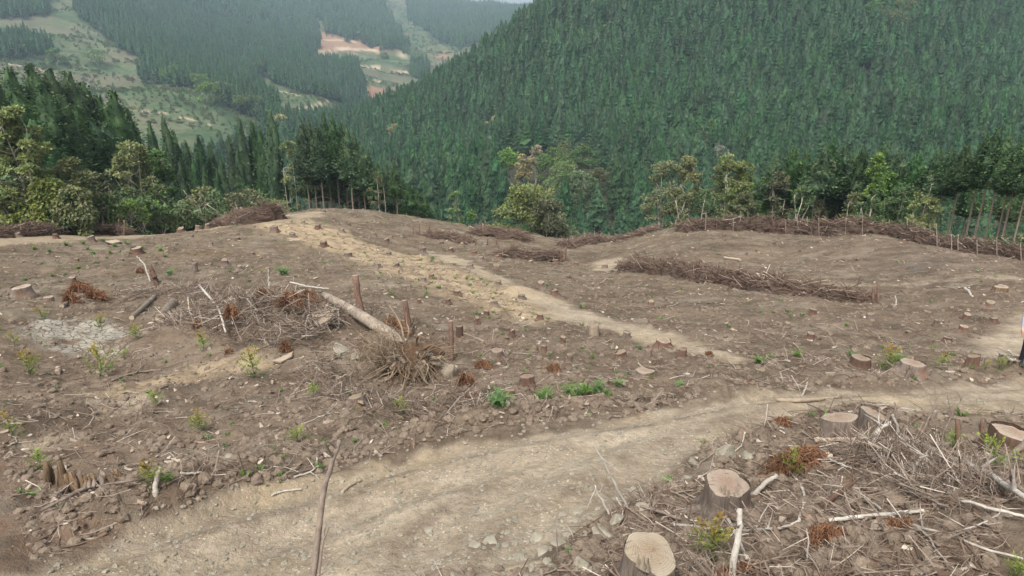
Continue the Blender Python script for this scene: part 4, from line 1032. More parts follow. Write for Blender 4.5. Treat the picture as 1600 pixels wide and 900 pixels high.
# ------------------------------------------------------------------ stumps
def stump_parts(r, h, seed, tilt=(0, 0), flare=0.45, segs=26, notch=0.0, splinter=False):
    g = np.random.default_rng(seed); th = np.linspace(0, 2 * math.pi, segs, endpoint=False)
    o = 1 + 0.09 * np.sin(2 * th + g.uniform(0, 6)) + 0.06 * np.sin(3 * th + g.uniform(0, 6)) + 0.035 * np.sin(5 * th + g.uniform(0, 6))
    nd = (th - g.uniform(0, 6.28) + math.pi) % (2 * math.pi) - math.pi
    o = o - notch * np.exp(-(nd / 0.28) ** 2)
    butt = 0.5 + 0.5 * np.sin(g.integers(4, 7) * th + g.uniform(0, 6)) * np.sin(2 * th + g.uniform(0, 6))
    b = MB(); V = []; lv = [-0.25, 0.0, 0.12, 0.28, 0.5, 0.75, 0.97, 1.0]
    for i, s in enumerate(lv):
        f = 1 + flare * (0.35 + 1.0 * butt) * max(0, 1 - max(s, 0)) ** 3.0
        if s < 0: f = 1 + flare * (0.4 + 1.25 * butt)
        gro = 1 + 0.035 * np.sin(13 * th + 5 * s + seed) * (s < 0.97) + g.normal(0, 0.012, segs)
        rr = r * o * f * gro * (0.985 if s == 1.0 else 1)
        x, y = np.cos(th) * rr, np.sin(th) * rr
        z = s * h + (tilt[0] * x + tilt[1] * y) * max(0, s) ** 2
        V.append(np.stack([x, y, z], 1))
    n = len(lv); Vv = np.concatenate(V)
    Q = [[i * segs + k, i * segs + (k + 1) % segs, (i + 1) * segs + (k + 1) % segs, (i + 1) * segs + k] for i in range(n - 1) for k in range(segs)]
    b.add(Vv, quads=Q)
    c = MB(); sa = g.uniform(0, 6.28); top = V[-1]; fr = [0.995, 0.82, 0.62, 0.42, 0.2]; W = []
    for f in fr:
        q = top * [f, f, 1]; q[:, 2] = h + tilt[0] * q[:, 0] + tilt[1] * q[:, 1] + 0.004 + g.normal(0, 0.0035, segs) - 0.006 * (f > 0.9)
        q[:, 2] -= 0.16 * r * sstep(0.42 * r, 0.5 * r, q[:, 0] * math.cos(sa) + q[:, 1] * math.sin(sa))
        W.append(q)
    W = np.concatenate(W + [[[0, 0, h + 0.006]]])
    Q = [[i * segs + k, i * segs + (k + 1) % segs, (i + 1) * segs + (k + 1) % segs, (i + 1) * segs + k] for i in range(4) for k in range(segs)]
    T = [[4 * segs + k, 4 * segs + (k + 1) % segs, 5 * segs] for k in range(segs)]
    c.add(W, T, Q)
    if splinter:
        a0 = g.uniform(0, 6.28)
        for k in range(7):
            a = a0 + k * 0.09; p = np.array([math.cos(a), math.sin(a), 0]) * r * 0.8; p[2] = h + tilt[0] * p[0] + tilt[1] * p[1]
            e = p + [g.normal(0, .01), g.normal(0, .01), g.uniform(0.04, 0.13)]
            v, t, q = path_tube([p - [0, 0, .02], e], [0.018, 0.003], 4); c.add(v, t, q)
    return b, c
def stump(px, pt, pb, w, label, bark='bark_grey', cut='cut', tilt=(0, 0), flare=0.45, notch=0.0, splinter=False, roots=0, hmin=0.06):
    g0 = G(px, pb); d = float(project(g0)[2]); r = w * d / FPX / 2
    h = max(hmin, P(px, pt, d)[2] - g0[2])
    seed = int(px * 7 + pt)
    e = empty('tree_stump', g0 + np.array([0, r * 0.6, 0]), label, 'tree stump')
    e.location.z = Hs(e.location.x, e.location.y)
    h = max(hmin, P(px, pt, d + r * 0.6)[2] - e.location.z) * {1313: 1.65, 1370: 1.4, 556: 0.7, 592: 0.8}.get(px, 1.25)
    b, c = stump_parts(r, h, seed, tilt, flare, 30 if w > 40 else 20, notch, splinter)
    b.build('trunk_base', M[bark], e, True); c.build('cut_face', M[cut], e)
    g = np.random.default_rng(seed)
    for k in range(roots):
        a = -math.pi / 2 + (k - (roots - 1) / 2) * 0.7 + g.uniform(-.2, .2); q = []
        for s in np.linspace(0.8, 2.4 + g.uniform(0, .8), 6):
            xx, yy = math.cos(a) * r * s, math.sin(a) * r * s; a += g.uniform(-.12, .12)
            q.append([xx, yy, Hs(e.location.x + xx, e.location.y + yy) - e.location.z + r * 0.18 * (2.6 - s) - 0.02])
        v, t, qq = path_tube(q, np.linspace(r * 0.32, r * 0.06, 6), 6, 0.1, seed + k); MB().add(v, t, qq).build('root', M[bark], e, True)
    return e
stump(1017, 862, 925, 80, 'largest stump at the bottom edge with a pale heart-shaped cut face', tilt=(-0.05, 0.22), notch=0.25, flare=0.6, splinter=True, roots=5)
stump(1137, 756, 812, 66, 'tall flared stump with a tilted pinkish cut beside the white stick', tilt=(-0.12, 0.18), notch=0.18, flare=0.75, splinter=True, roots=5)
stump(1313, 660, 688, 50, 'left one of two slanted grey stumps at the near edge of the dirt road', tilt=(0.15, -0.22), flare=0.55, roots=3)
stump(1370, 650, 682, 46, 'right one of two slanted grey stumps at the near edge of the dirt road', tilt=(-0.25, -0.1), flare=0.35, roots=2, splinter=True)
stump(1592, 676, 712, 66, 'broad dark-barked stump cut off by the right edge of the photo', 'bark_red', tilt=(-0.1, -0.05), flare=0.3, roots=3)
stump(1347, 559, 576, 27, 'clean round stump just across the road, left of the pair beyond it', 'bark_red', flare=0.2)
stump(1430, 567, 586, 34, 'pale flat-topped stump just across the road, right of the pair beyond it', flare=0.5, roots=3)
stump(1520, 557, 576, 17, 'small splintered stump at the corner of the side track', 'bark_red', splinter=True, tilt=(0.2, 0))
stump(1010, 579, 589, 32, 'low wide stump with a pale oval cut on the bank above the road', tilt=(0, -0.15), flare=0.4)
stump(823, 588, 605, 21, 'tall stump with pale split roots above the ferns', 'bark_red', flare=0.6, roots=3)
stump(796, 610, 624, 17, 'small pale stump half hidden behind the bright fern', 'bark_red', tilt=(0, -0.3))
stump(1038, 532, 544, 24, 'reddish fluted stump beside the end of the grey track', 'bark_red', flare=0.5, roots=2)
stump(1067, 546, 559, 13, 'narrow red-barked stump right of the reddish fluted one', 'bark_red', flare=0.2)
stump(970, 550, 558, 16, 'small rotten reddish stump left of the grey root-footed stump', 'bark_red', tilt=(0.3, 0))
stump(1013, 547, 560, 12, 'thin grey stump standing on bleached bare roots', roots=3, flare=0.3)
stump(928, 508, 525, 16, 'tall stump with a pinkish face beside the grey track', 'split', flare=0.1, tilt=(0.2, 0))
stump(911, 600, 606, 13, 'tiny pale disc stump among the green herbs on the bank', flare=0.3)
stump(776, 547, 561, 20, 'lone tan stump right of the last wooden post', flare=0.5, roots=2)
stump(718, 510, 526, 11, 'slim pale-topped stump touching the right wooden post', 'bark_red', flare=0.1)
stump(30, 449, 464, 26, 'dark stump with a pale top at the far left beside a pale stick', flare=0.4)
stump(75, 464, 474, 15, 'squared pale stump left of the rusty needle heap', flare=0.2)
stump(113, 434, 445, 11, 'narrow white-topped stump behind the rusty needle heap', flare=0.2)
stump(212, 388, 398, 16, 'reddish stump among the weeds in the left field', 'bark_red', flare=0.5)
stump(305, 412, 425, 8, 'thin dark upright stump left of the bright grass tuft', flare=0.1)
stump(556, 608, 633, 28, 'wedge-cut stump in front of the uprooted tree', 'bark_grey', 'cut', tilt=(0.3, -0.1), flare=0.5, roots=2, splinter=True)
stump(592, 631, 642, 20, 'sloping low stump right of the wedge-cut one', 'bark_grey', 'cut', tilt=(-0.3, -0.2), flare=0.5)
stump(1566, 448, 458, 22, 'large orange-barked stump at the far right beside the upper track', 'rot', flare=0.3)

# rotten hollow stump beside the road, lower left
def rotten():
    e0 = G(128, 766); e = empty('rotten_stump', e0, 'rotten hollow stump with jagged brown walls at the lower left roadside', 'tree stump')
    g = np.random.default_rng(5); d = float(project(e0)[2]); r = 52 * d / FPX
    for k in range(26):
        a = math.pi * 0.95 + k * (1.25 * math.pi / 26) + g.uniform(-.06, .06); rr = r * g.uniform(0.85, 1.02)
        hh = g.uniform(0.14, 0.5) * (1.1 if k < 15 else 0.65); n = 5; wd = r * g.uniform(.06, .13)
        ctr = np.array([math.cos(a) * rr, math.sin(a) * rr * 0.5 + 0.1, -0.12]); tan = np.array([-math.sin(a), math.cos(a) * 0.5, 0])
        V = []
        for s in np.linspace(0, 1, n):
            ww = wd * (1.15 - 0.75 * s ** 2) ; th = 0.06 * (1 - 0.6 * s); lean = np.array([math.cos(a), math.sin(a) * .5, 0]) * 0.08 * (1 - s) + g.normal(0, .008, 3)
            nrm = np.array([math.cos(a), math.sin(a), 0])
            c = ctr + lean + np.array([0, 0, s * (hh + .12)])
            V += [c - tan * ww - nrm * th, c + tan * ww - nrm * th, c + tan * ww + nrm * th, c - tan * ww + nrm * th]
        Q = [[i * 4 + j, i * 4 + (j + 1) % 4, (i + 1) * 4 + (j + 1) % 4, (i + 1) * 4 + j] for i in range(n - 1) for j in range(4)] + [[4 * n - 4, 4 * n - 3, 4 * n - 2, 4 * n - 1]]
        MB().add(V, quads=Q).build('rotten_slab', M['rot'], e, True)
    for k in range(16):
        a = g.uniform(-1.9, 0.6); p = np.array([g.uniform(-.2, .75) * r, g.uniform(-.2, .3) * r, 0.22]); q = [p]
        for s in range(4): q.append(q[-1] + np.array([math.cos(a), math.sin(a), 0]) * r * 0.28 + g.normal(0, .03, 3)); q[-1][2] = Hs(e0[0] + q[-1][0], e0[1] + q[-1][1]) - e0[2] + 0.10 * (1 - s / 4) + 0.01
        v, t, qq = path_tube(smooth_path(q, 9), np.linspace(.035, .01, len(smooth_path(q, 9))), 5, .15, k); MB().add(v, t, qq).build('root', M['greywood'], e, True)
rotten()

# small field stumps: bark and pale cut in one mesh, shared by a few shapes
SM = []
for v in range(6):
    b, c = stump_parts(0.2, 0.2, 900 + v, (0.1 * math.cos(v), 0.12 * math.sin(v * 2)), 0.7, 12)
    SM.append(joined(b, c, 'bark_grey' if v % 3 else 'bark_red', 'cut'))
ZONES = [
 ('small weathered stump, %s along the upper edge of the tan track', [(429,356,16),(457,366,10),(506,379,14),(544,396,13),(590,413,12),(620,413,9),(662,435,11),(674,430,9),(714,453,13),(772,471,12)]),
 ('small pale stump, %s on the knoll beyond the tan track', [(474,346,7),(497,352,10),(534,359,9),(561,358,10),(584,365,9),(604,375,9),(611,369,7),(571,346,6),(545,349,6),(607,394,9),(635,351,6),(611,339,5),(546,332,5),(507,328,5),(659,380,8),(600,352,5),(628,366,6),(520,341,5)]),
 ('small stump, %s between the grey track and the row of thin stakes', [(659,389,13),(704,388,9),(741,393,9),(752,402,10),(734,414,11),(776,416,11),(777,399,8),(779,440,10),(690,378,6),(722,380,6),(829,408,8),(758,381,6)]),
 ('small stump, %s in the hollow below the saddle', [(869,406,9),(900,411,8),(945,415,9),(962,423,8),(845,443,12),(866,454,12),(815,461,12),(844,494,10),(979,522,12),(1017,471,11),(925,445,7),(888,432,7),(998,447,6),(1040,470,6)]),
 ('small stump, %s on the open slope below the heaped brush row', [(1270,485,12),(1359,491,13),(1266,522,12),(1134,506,9),(1190,522,9),(1090,480,7),(1168,486,7),(1310,498,8),(1390,480,6),(1100,516,8),(1230,508,8),(1050,505,7)]),
 ('pale-topped stump, %s scattered left of the side track at the right', [(1556,459,8),(1546,474,14),(1510,491,13),(1552,497,12),(1505,511,14),(1480,527,14),(1462,505,8)]),
 ('tiny stump, %s on the bare slope below the brush wall', [(1128,356,6),(1131,366,6),(1082,388,6),(1058,398,6),(1166,396,5),(1210,380,5),(1330,384,5),(1357,379,6),(1412,376,5),(1249,392,5)]),
 ('small stump, %s in the left field above the slash heap', [(143,372,14),(243,410,8),(351,407,14),(374,417,9),(28,366,10),(325,348,9),(283,347,13),(310,346,9),(88,368,10),(190,405,7),(330,380,7),(395,395,7),(275,380,8),(372,372,7),(120,405,7),(418,420,7),(300,368,7)]),
 ('small cut stump, %s on the slope between the posts and the tan track', [(640,448,8),(700,470,8),(655,470,7),(745,500,9),(800,520,9),(760,488,8),(850,545,10),(880,530,9),(690,530,8),(890,560,9)]),
]
for fmt, items in ZONES:
    for i, (px, py, w) in enumerate(sorted(items)):
        pb = py + w * 0.5; b = G(px, pb); d = float(project(b)[2]); r = w * d / FPX / 2 * 0.86
        s = r / 0.2; hz_ = min(0.4, max(0.16, 1.3 * (P(px, py, d)[2] - b[2]))) / 0.2
        o = place('tree_stump', SM[(px + py) % 6], b, None, (0, 0, random.uniform(0, 6.28)), (s, s, hz_ * random.uniform(0.9, 1.25)))
        tag(o, fmt % from_left(i), 'tree stump', fmt.split(', %s ')[0] + 's ' + fmt.split(', %s ')[1])

# ------------------------------------------------------------------ posts, stakes and brush piles
def post(px, pt, pb, w, label, dx=0, cat='post', name='wooden_post', mat='bark_red', parts=True, group=None):
    b = G(px, pb); d = float(project(b)[2]); t = P(px + dx, pt, d); r = w * d / FPX / 2
    L_ = t - b; e = empty(name, b, label, cat, group)
    g = np.random.default_rng(int(px + pt)); s = np.linspace(-0.12, 1, 6)[:, None]
    pts = L_[None] * s + g.normal(0, r * 0.12, (6, 3)); pts[-1] = L_
    v, tt, q = path_tube(pts, r * np.array([1.15, 1.1, 1.05, 1, .96, .94]), 9 if parts else 5, 0.05, int(px)); 
    MB().add(v, tt, q).build('shaft', M[mat], e, True)
    if parts:
        a = np.linspace(0, 6.28, 10)[:-1]; c = np.stack([np.cos(a) * r * .95, np.sin(a) * r * .95, 0.006 + 0 * a], 1)
        MB().add(np.concatenate([c, [[0, 0, 0.01]]]), [[k, (k + 1) % 9, 9] for k in range(9)]).xf(L_).build('cut_face', M['cut'], e)
        z = L_ * 0.4; v, tt, q = path_tube([z, z + [-r * 2.2, -r, r * 1.2]], [r * .3, r * .12], 5); MB().add(v, tt, q).build('branch_stub', M[mat], e)
    return e
post(564, 431, 490, 10, 'tallest reddish wooden post, left of the three behind the uprooted tree', -9)
post(640, 470, 520, 9, 'middle wooden post with a white cut top behind the fallen trunk', -8)
post(706, 502, 562, 8, 'right wooden post of the three beside the slim pale-topped stump', -2)
post(1498, 655, 708, 8, 'reddish broken stake standing in the slash at the right', -2, 'stake', 'wooden_stake', parts=False)
post(1535, 655, 676, 6, 'short dark stub stake left of the broad right-edge stump', 0, 'stake', 'wooden_stake', parts=False)
post(1372, 444, 474, 4, 'right one of two tall stakes at the end of the heaped brush row', 0, 'stake', 'wooden_stake', parts=False)
post(1364, 447, 473, 4, 'left one of two tall stakes at the end of the heaped brush row', 1, 'stake', 'wooden_stake', parts=False)
post(876, 388, 409, 5, 'thick red stake ending the brush pile in the hollow', 0, 'stake', 'wooden_stake', parts=False)
post(884, 386, 409, 3, 'thin stake right of the thick red stake in the hollow', 0, 'stake', 'wooden_stake', parts=False)
for i, (px, pt, pb) in enumerate([(645,351,366),(655,351,368),(670,352,369),(682,355,371),(699,360,374),(706,362,375),(713,363,376),(720,365,377),(727,364,378),(735,367,379),(743,373,383),(761,373,383),(776,374,383),(690,358,372)]):
    pass
ST = sorted([(645,351,366),(655,351,368),(670,352,369),(682,355,371),(690,358,372),(699,360,374),(706,362,375),(713,363,376),(720,365,377),(727,364,378),(735,367,379),(743,373,383),(761,373,383),(776,374,383)])
for i, (px, pt, pb) in enumerate(ST): post(px, pt, pb, 1.9, 'thin brown stake, %s in the row on the knoll' % from_left(i), random.uniform(-1, 1), 'stake', 'wooden_stake', parts=False, group='thin stakes in a row on the knoll')

def brush_pile(px_line, hs_, width, per_m, label, group=None, lenr=(0.4, 1.5), rad=(0.008, 0.024), tint=(0.05, 0.72), core=True, pale=0.05, name='brush_pile', wild=0.42, mat='brush'):
    pts = np.array([G(a, b) for a, b in px_line]); pts[:, 1] += width * 0.35
    seg = np.linalg.norm(np.diff(pts, axis=0), axis=1); cum = np.concatenate([[0], np.cumsum(seg)]); L_ = cum[-1]
    e0 = pts[len(pts) // 2].copy(); e0[2] = Hs(e0[0], e0[1]); e = empty(name, e0, label, 'brush pile', group)
    g = np.random.default_rng(int(px_line[0][0] * 3 + px_line[0][1])); n = int(L_ * per_m)
    def at(s): return np.stack([np.interp(s, cum, pts[:, k]) for k in (0, 1)], -1)
    def hh(s): return 0.85 * np.interp(s / L_, np.linspace(0, 1, len(hs_)), hs_) * (1 + 0.7 * vnoise(s * 0.9, s * 0 + 3.3, 8) + 0.5 * vnoise(s * 3, s * 0, 9))
    s = g.uniform(0, L_, n); c = at(s); tng = unit(at(np.minimum(s + .3, L_ + .01)) - at(np.maximum(s - .3, 0)))
    nrm = np.stack([-tng[:, 1], tng[:, 0]], 1); zf = g.uniform(0, 1, n) ** 0.8
    lat = g.uniform(-1, 1, n); lat = np.sign(lat) * np.abs(lat) ** 0.6 * width * 0.5 * np.sqrt(np.clip(1 - zf ** 2 * 0.92, 0, 1))
    xy = c + nrm * lat[:, None]; z = H(xy[:, 0], xy[:, 1]) + zf * hh(s)
    dirs = np.stack([tng[:, 0], tng[:, 1], g.normal(0, .12, n)], 1) * np.where(g.uniform(0, 1, n) < .5, 1, -1)[:, None] + np.concatenate([g.normal(0, wild, (n, 2)), g.normal(0, wild * .6, (n, 1))], 1)
    up = g.uniform(0, 1, n) < 0.09; dirs[up] = g.normal(0, .5, (up.sum(), 3)) + [0, 0, 1.1]
    ll = g.uniform(*lenr, n); rr = g.uniform(*rad, n); C = np.concatenate([xy, z[:, None]], 1) - e0; dirs = unit(dirs)
    ll = np.where(up, ll * .6, ll)
    v, q = tubes(C - dirs * ll[:, None] / 2, C + dirs * ll[:, None] / 2, rr, rr * .5, 3, C + g.normal(0, .05, (n, 3)))
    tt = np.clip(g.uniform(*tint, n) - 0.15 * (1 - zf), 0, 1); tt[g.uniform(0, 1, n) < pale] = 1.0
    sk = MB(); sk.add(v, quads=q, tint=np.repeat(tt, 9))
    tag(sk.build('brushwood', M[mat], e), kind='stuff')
    if core:
        m = max(6, int(L_ / 0.35)); kk = 9; V = []
        for i in range(m):
            si = np.array([L_ * i / (m - 1)]); cc = at(si)[0]; tg = unit(at(np.minimum(si + .3, L_ + .01)) - at(np.maximum(si - .3, 0)))[0]; nr = np.array([-tg[1], tg[0]])
            h = float(hh(si)[0]) * 0.8 * (0.35 if i in (0, m - 1) else 1)
            for j in range(kk):
                a = math.pi * j / (kk - 1); rr_ = 1 + 0.3 * g.uniform(-1, 1); o = nr * math.cos(a) * width * .48 * rr_
                V.append([cc[0] + o[0], cc[1] + o[1], Hs(cc[0] + o[0], cc[1] + o[1]) - 0.1 + math.sin(a) * h * rr_])
        V = np.array(V) - e0
        Q = [[i * kk + j, i * kk + j + 1, (i + 1) * kk + j + 1, (i + 1) * kk + j] for i in range(m - 1) for j in range(kk - 1)]
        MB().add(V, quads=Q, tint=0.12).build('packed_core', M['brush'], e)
    return e, at, hh, L_
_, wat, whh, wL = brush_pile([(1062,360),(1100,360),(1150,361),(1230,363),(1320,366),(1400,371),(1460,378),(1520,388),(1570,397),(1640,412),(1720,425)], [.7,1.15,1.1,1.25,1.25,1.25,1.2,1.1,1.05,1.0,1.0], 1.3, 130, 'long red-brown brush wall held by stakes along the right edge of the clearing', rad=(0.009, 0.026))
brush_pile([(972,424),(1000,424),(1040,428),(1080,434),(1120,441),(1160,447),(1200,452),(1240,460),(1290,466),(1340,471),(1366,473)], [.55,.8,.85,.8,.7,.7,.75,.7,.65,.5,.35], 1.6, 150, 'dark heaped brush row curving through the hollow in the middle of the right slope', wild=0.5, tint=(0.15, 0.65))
brush_pile([(882,388),(905,383),(935,374),(965,366),(1000,359),(1030,356)], [.45,.6,.7,.7,.6,.6], 1.5, 120, 'low grey brown brush line rising along the saddle', tint=(0.3, 0.8))
brush_pile([(775,401),(800,403),(830,406),(862,408),(874,408)], [.6,.7,.75,.85,.6], 1.4, 200, 'red-brown brush pile below the saddle ending at the thick red stake', tint=(0.3, 0.8))
brush_pile([(742,366),(760,369),(790,374),(830,378)], [.8,1.0,.9,.6], 1.6, 150, 'brush pile on the far edge left of the round yellow green tree', tint=(0.3, 0.8))
brush_pile([(668,370),(690,374),(712,377),(735,381)], [.45,.6,.55,.3], 1.2, 170, 'low reddish brush pile among the thin stakes on the knoll', tint=(0.3, 0.8))
brush_pile([(326,352),(350,352),(380,351),(410,347),(437,342)], [.5,.8,1.1,1.3,1.4], 1.5, 170, 'red-brown brush pile beside the track at the top of the knoll', tint=(0.3, 0.8))
brush_pile([(-60,374),(0,372),(40,369),(90,366),(140,362),(196,358)], [.9,.95,.9,.8,.9,1.0], 1.2, 150, 'brush wall at the far left edge below the bamboo', tint=(0.25, 0.8))
# stakes standing along the right brush wall and the left one
for i, s in enumerate(np.linspace(0.06, 0.93, 26) * wL):
    s = s + random.uniform(-.5, .5); c = wat(np.array([s]))[0] + np.array([random.uniform(-.1, .1), -0.72]); z = Hs(*c); px, pb, d = [float(q) for q in project(np.array([c[0], c[1], z]))]
    hgt = random.uniform(0.9, 1.5); _, pt, _ = project(np.array([c[0], c[1], z + hgt]))
    post(px, float(pt), pb, 0.055 * FPX / d, 'thin pale stake, %s along the long right brush wall' % from_left(i), random.uniform(-1.5, 1.5), 'stake', 'wooden_stake', 'greywood', False, 'stakes along the right brush wall')
for i, (px, pt, pb) in enumerate([(8,352,372),(33,354,370),(62,352,367),(92,350,365),(142,348,362),(186,342,361),(194,344,360)]):
    post(px, pt, pb, 2.6, 'reddish stake, %s along the brush wall at the far left' % from_left(i), random.uniform(-1, 1), 'stake', 'wooden_stake', 'bark_red', False, 'stakes along the far left brush wall')
# grey slash heap left of the uprooted tree and the one at the lower right
brush_pile([(290,500),(340,515),(400,530),(450,535),(510,540)], [.3,.42,.55,.6,.5], 2.8, 320, 'grey tangle of slash heaped left of the uprooted tree', lenr=(0.2, 1.2), rad=(0.003, 0.014), tint=(0.0, 0.95), core=False, pale=0.06, name='slash_heap', wild=1.0, mat='twig')
brush_pile([(150,478),(200,468),(250,462),(300,468),(360,480)], [.15,.25,.3,.3,.3], 1.8, 120, 'low twiggy slash ridge behind the two short logs', lenr=(0.25, 1.1), rad=(0.003, 0.012), tint=(0.0, 0.9), core=False, pale=0.06, name='slash_heap', wild=0.9, mat='twig')
brush_pile([(1330,726),(1370,718),(1410,722),(1450,735),(1510,762),(1580,802)], [.08,.16,.2,.2,.18,.12], 0.9, 430, 'grey tangle of fine slash heaped behind the lower right stumps', lenr=(0.15, 0.9), rad=(0.002, 0.007), tint=(0.05, 0.95), core=False, pale=0.07, name='slash_heap', wild=0.9, mat='twig')

brush_pile([(480,585),(540,625),(620,655),(700,650),(745,625)], [.12,.12,.1,.15,.15], 1.2, 150, 'brown twig debris strewn round the foot of the uprooted tree', lenr=(0.15, .8), rad=(0.003, 0.010), tint=(0.0, 0.7), core=False, pale=0.05, name='slash_heap', wild=1.0, mat='twig')
# ------------------------------------------------------------------ uprooted tree
def uprooted():
    c0 = G(640, 590); e = empty('uprooted_tree', c0, 'uprooted tree with a grey fallen trunk and a tangle of tan roots', 'fallen tree')
    g = np.random.default_rng(9)
    ends = [G(507, 470), G(560, 505), G(640, 556), G(706, 590)]
    p = smooth_path([ends[0] + [0, 0, .22], ends[1] + [0, 0, .28], ends[2] + [0, 0, .22], ends[3] + [0, 0, .10]], 16) - c0
    v, t, q = path_tube(p, np.linspace(0.12, 0.19, len(p)), 14, 0.13, 3); MB().add(v, t, q).build('trunk', M['logbark'], e, True)
    # strips of loose bark along the trunk
    for k in range(9):
        i = g.integers(2, len(p) - 3); a = p[i] + [g.normal(0, .03), -.15, .07]; b = p[min(i + g.integers(1, 4), len(p) - 1)] + [g.normal(0, .04), -.17, .02 + g.normal(0, .05)]
        v, q = tubes([a], [b], .03, .015, 4); MB().add(v, quads=q).build('bark_strip', M['split'], e)
    ctr = G(640, 585) - c0 + [0, 0.1, 0.38]
    # lumpy core of soil and wood
    bm = bmesh.new(); bmesh.ops.create_icosphere(bm, subdivisions=3, radius=1)
    V = np.array([x.co[:] for x in bm.verts]); F = [[x.index for x in f.verts] for f in bm.faces]; bm.free()
    V = V * (1 + 0.35 * fbm(V[:, 0] * 2 + V[:, 2], V[:, 1] * 2 - V[:, 2], 3, 4))[:, None] * [0.75, 0.4, 0.38] + ctr
    MB().add(V, F, tint=0.1).build('root_core', M['root'], e)
    for k in range(95):                     # thick roots
        a = g.uniform(0, 2 * math.pi); d = unit(np.array([math.cos(a) * 1.3, -0.45 + 0.45 * math.sin(a), g.uniform(-0.35, 0.5)])); q = [ctr + d * .2]
        for s in range(5): d = unit(d + g.normal(0, .28, 3) + [0, 0, -.12]); q.append(q[-1] + d * g.uniform(.12, .32))
        q = [np.array([w[0], w[1], max(w[2], Hs(*(w + c0)[:2]) - c0[2] + .01)]) for w in q]
        q = smooth_path(q, 11); v, t, f = path_tube(q, np.linspace(g.uniform(.010, .042), .003, len(q)), 5, .12, k); MB().add(v, t, f, tint=g.uniform(.3, .9)).build('root', M['root'], e, True)
    for k in range(26):                     # broken thick roots and stubs
        a = g.uniform(0, 2 * math.pi); d = unit(np.array([math.cos(a), -0.55 + .3 * math.sin(a), g.uniform(-.15, .55)])); s0 = ctr + d * .15 + g.normal(0, .12, 3) * [1.6, .3, .6]
        q = np.array([s0, s0 + d * g.uniform(.15, .3), s0 + d * g.uniform(.35, .65) + g.normal(0, .05, 3)]); r_ = g.uniform(.04, .085)
        v, t, f = path_tube(smooth_path(q, 7), np.linspace(r_, r_ * .45, len(smooth_path(q, 7))), 7, .2, k); MB().add(v, t, f).build('broken_root', M['split' if k % 3 == 0 else 'logbark'], e, False)
    hair = MB()                             # hair-fine roots, past counting
    for (px, py, n, sx, sz, tn) in [(600,528,420,.42,.3,.7),(640,572,300,.6,.3,.45),(566,548,200,.35,.22,.6),(690,612,360,.5,.28,.7),(650,622,240,.5,.22,.2),(724,602,200,.35,.22,.5)]:
        b = P(px, py, float(project(c0)[2]) - 0.35) - c0
        A = b + g.normal(0, 1, (n, 3)) * [sx * .5, .22, sz * .5]; D = unit(g.normal(0, 1, (n, 3)) + [0, -.3, -.7]) * g.uniform(.10, .42, n)[:, None]
        v, q = tubes(A, A + D + [0, 0, -.05], .0042, .002, 3, A + D * .5 + g.normal(0, .06, (n, 3)))
        hair.add(v, quads=q, tint=np.repeat(np.clip(g.normal(tn, .25, n), 0, 1), 9))
    tag(hair.build('root_hairs', M['root'], e), kind='stuff')
uprooted()

# ------------------------------------------------------------------ branches, logs
def limb(name, label, cat, px, w0, w1, mat='deadwood', lift=0.0, up=None, rough=0.12, sides=7, n=14, twigs=0, group=None):
    """a branch: photo pixels of its course; lies on the ground, or, if up is the index of its foot, rises in the plane of that foot"""
    if up is None: pts = [G(a, b) + [0, 0, lift] for a, b in px]
    else:
        f = G(*px[up]); d = float(project(f)[2]); pts = [f - [0, 0, .05] if i == up else P(a, b, d - 0.0) for i, (a, b) in enumerate(px)]
    pts = np.array(pts); d = float(project(pts[0])[2]); org = pts[0 if up is None else up].copy()
    q = smooth_path(pts - org, n)
    g = np.random.default_rng(int(px[0][0] + px[0][1] * 3)); q[1:-1] += g.normal(0, 0.004 * d / 8, q[1:-1].shape)
    r0, r1 = w0 * d / FPX / 2, w1 * d / FPX / 2
    if up is None:
        ground_z = H(q[:, 0] + org[0], q[:, 1] + org[1]) - org[2]; rr = np.linspace(r0, r1, len(q)); q[:, 2] = np.maximum(q[:, 2], ground_z + rr * 0.5)
    v, t, f = path_tube(q, np.linspace(r0, r1, len(q)), sides, rough, int(px[0][0]))
    b = MB(); b.add(v, t, f)
    for k in range(twigs):
        i = g.integers(2, len(q) - 1); A = q[i]; D = unit(unit(q[-1] - q[0]) * .6 + g.normal(0, .7, 3) + [0, 0, .3]) * g.uniform(.1, .35) * d / 7
        v, f2 = tubes([A], [A + D], max(r1, .003), .002, 4, [A + D * .5 + g.normal(0, .015, 3)]); b.add(v, quads=f2)
    o = b.build(name, M[mat], None, True); o.location = Vector([float(k) for k in org]); return tag(o, label, cat, group)
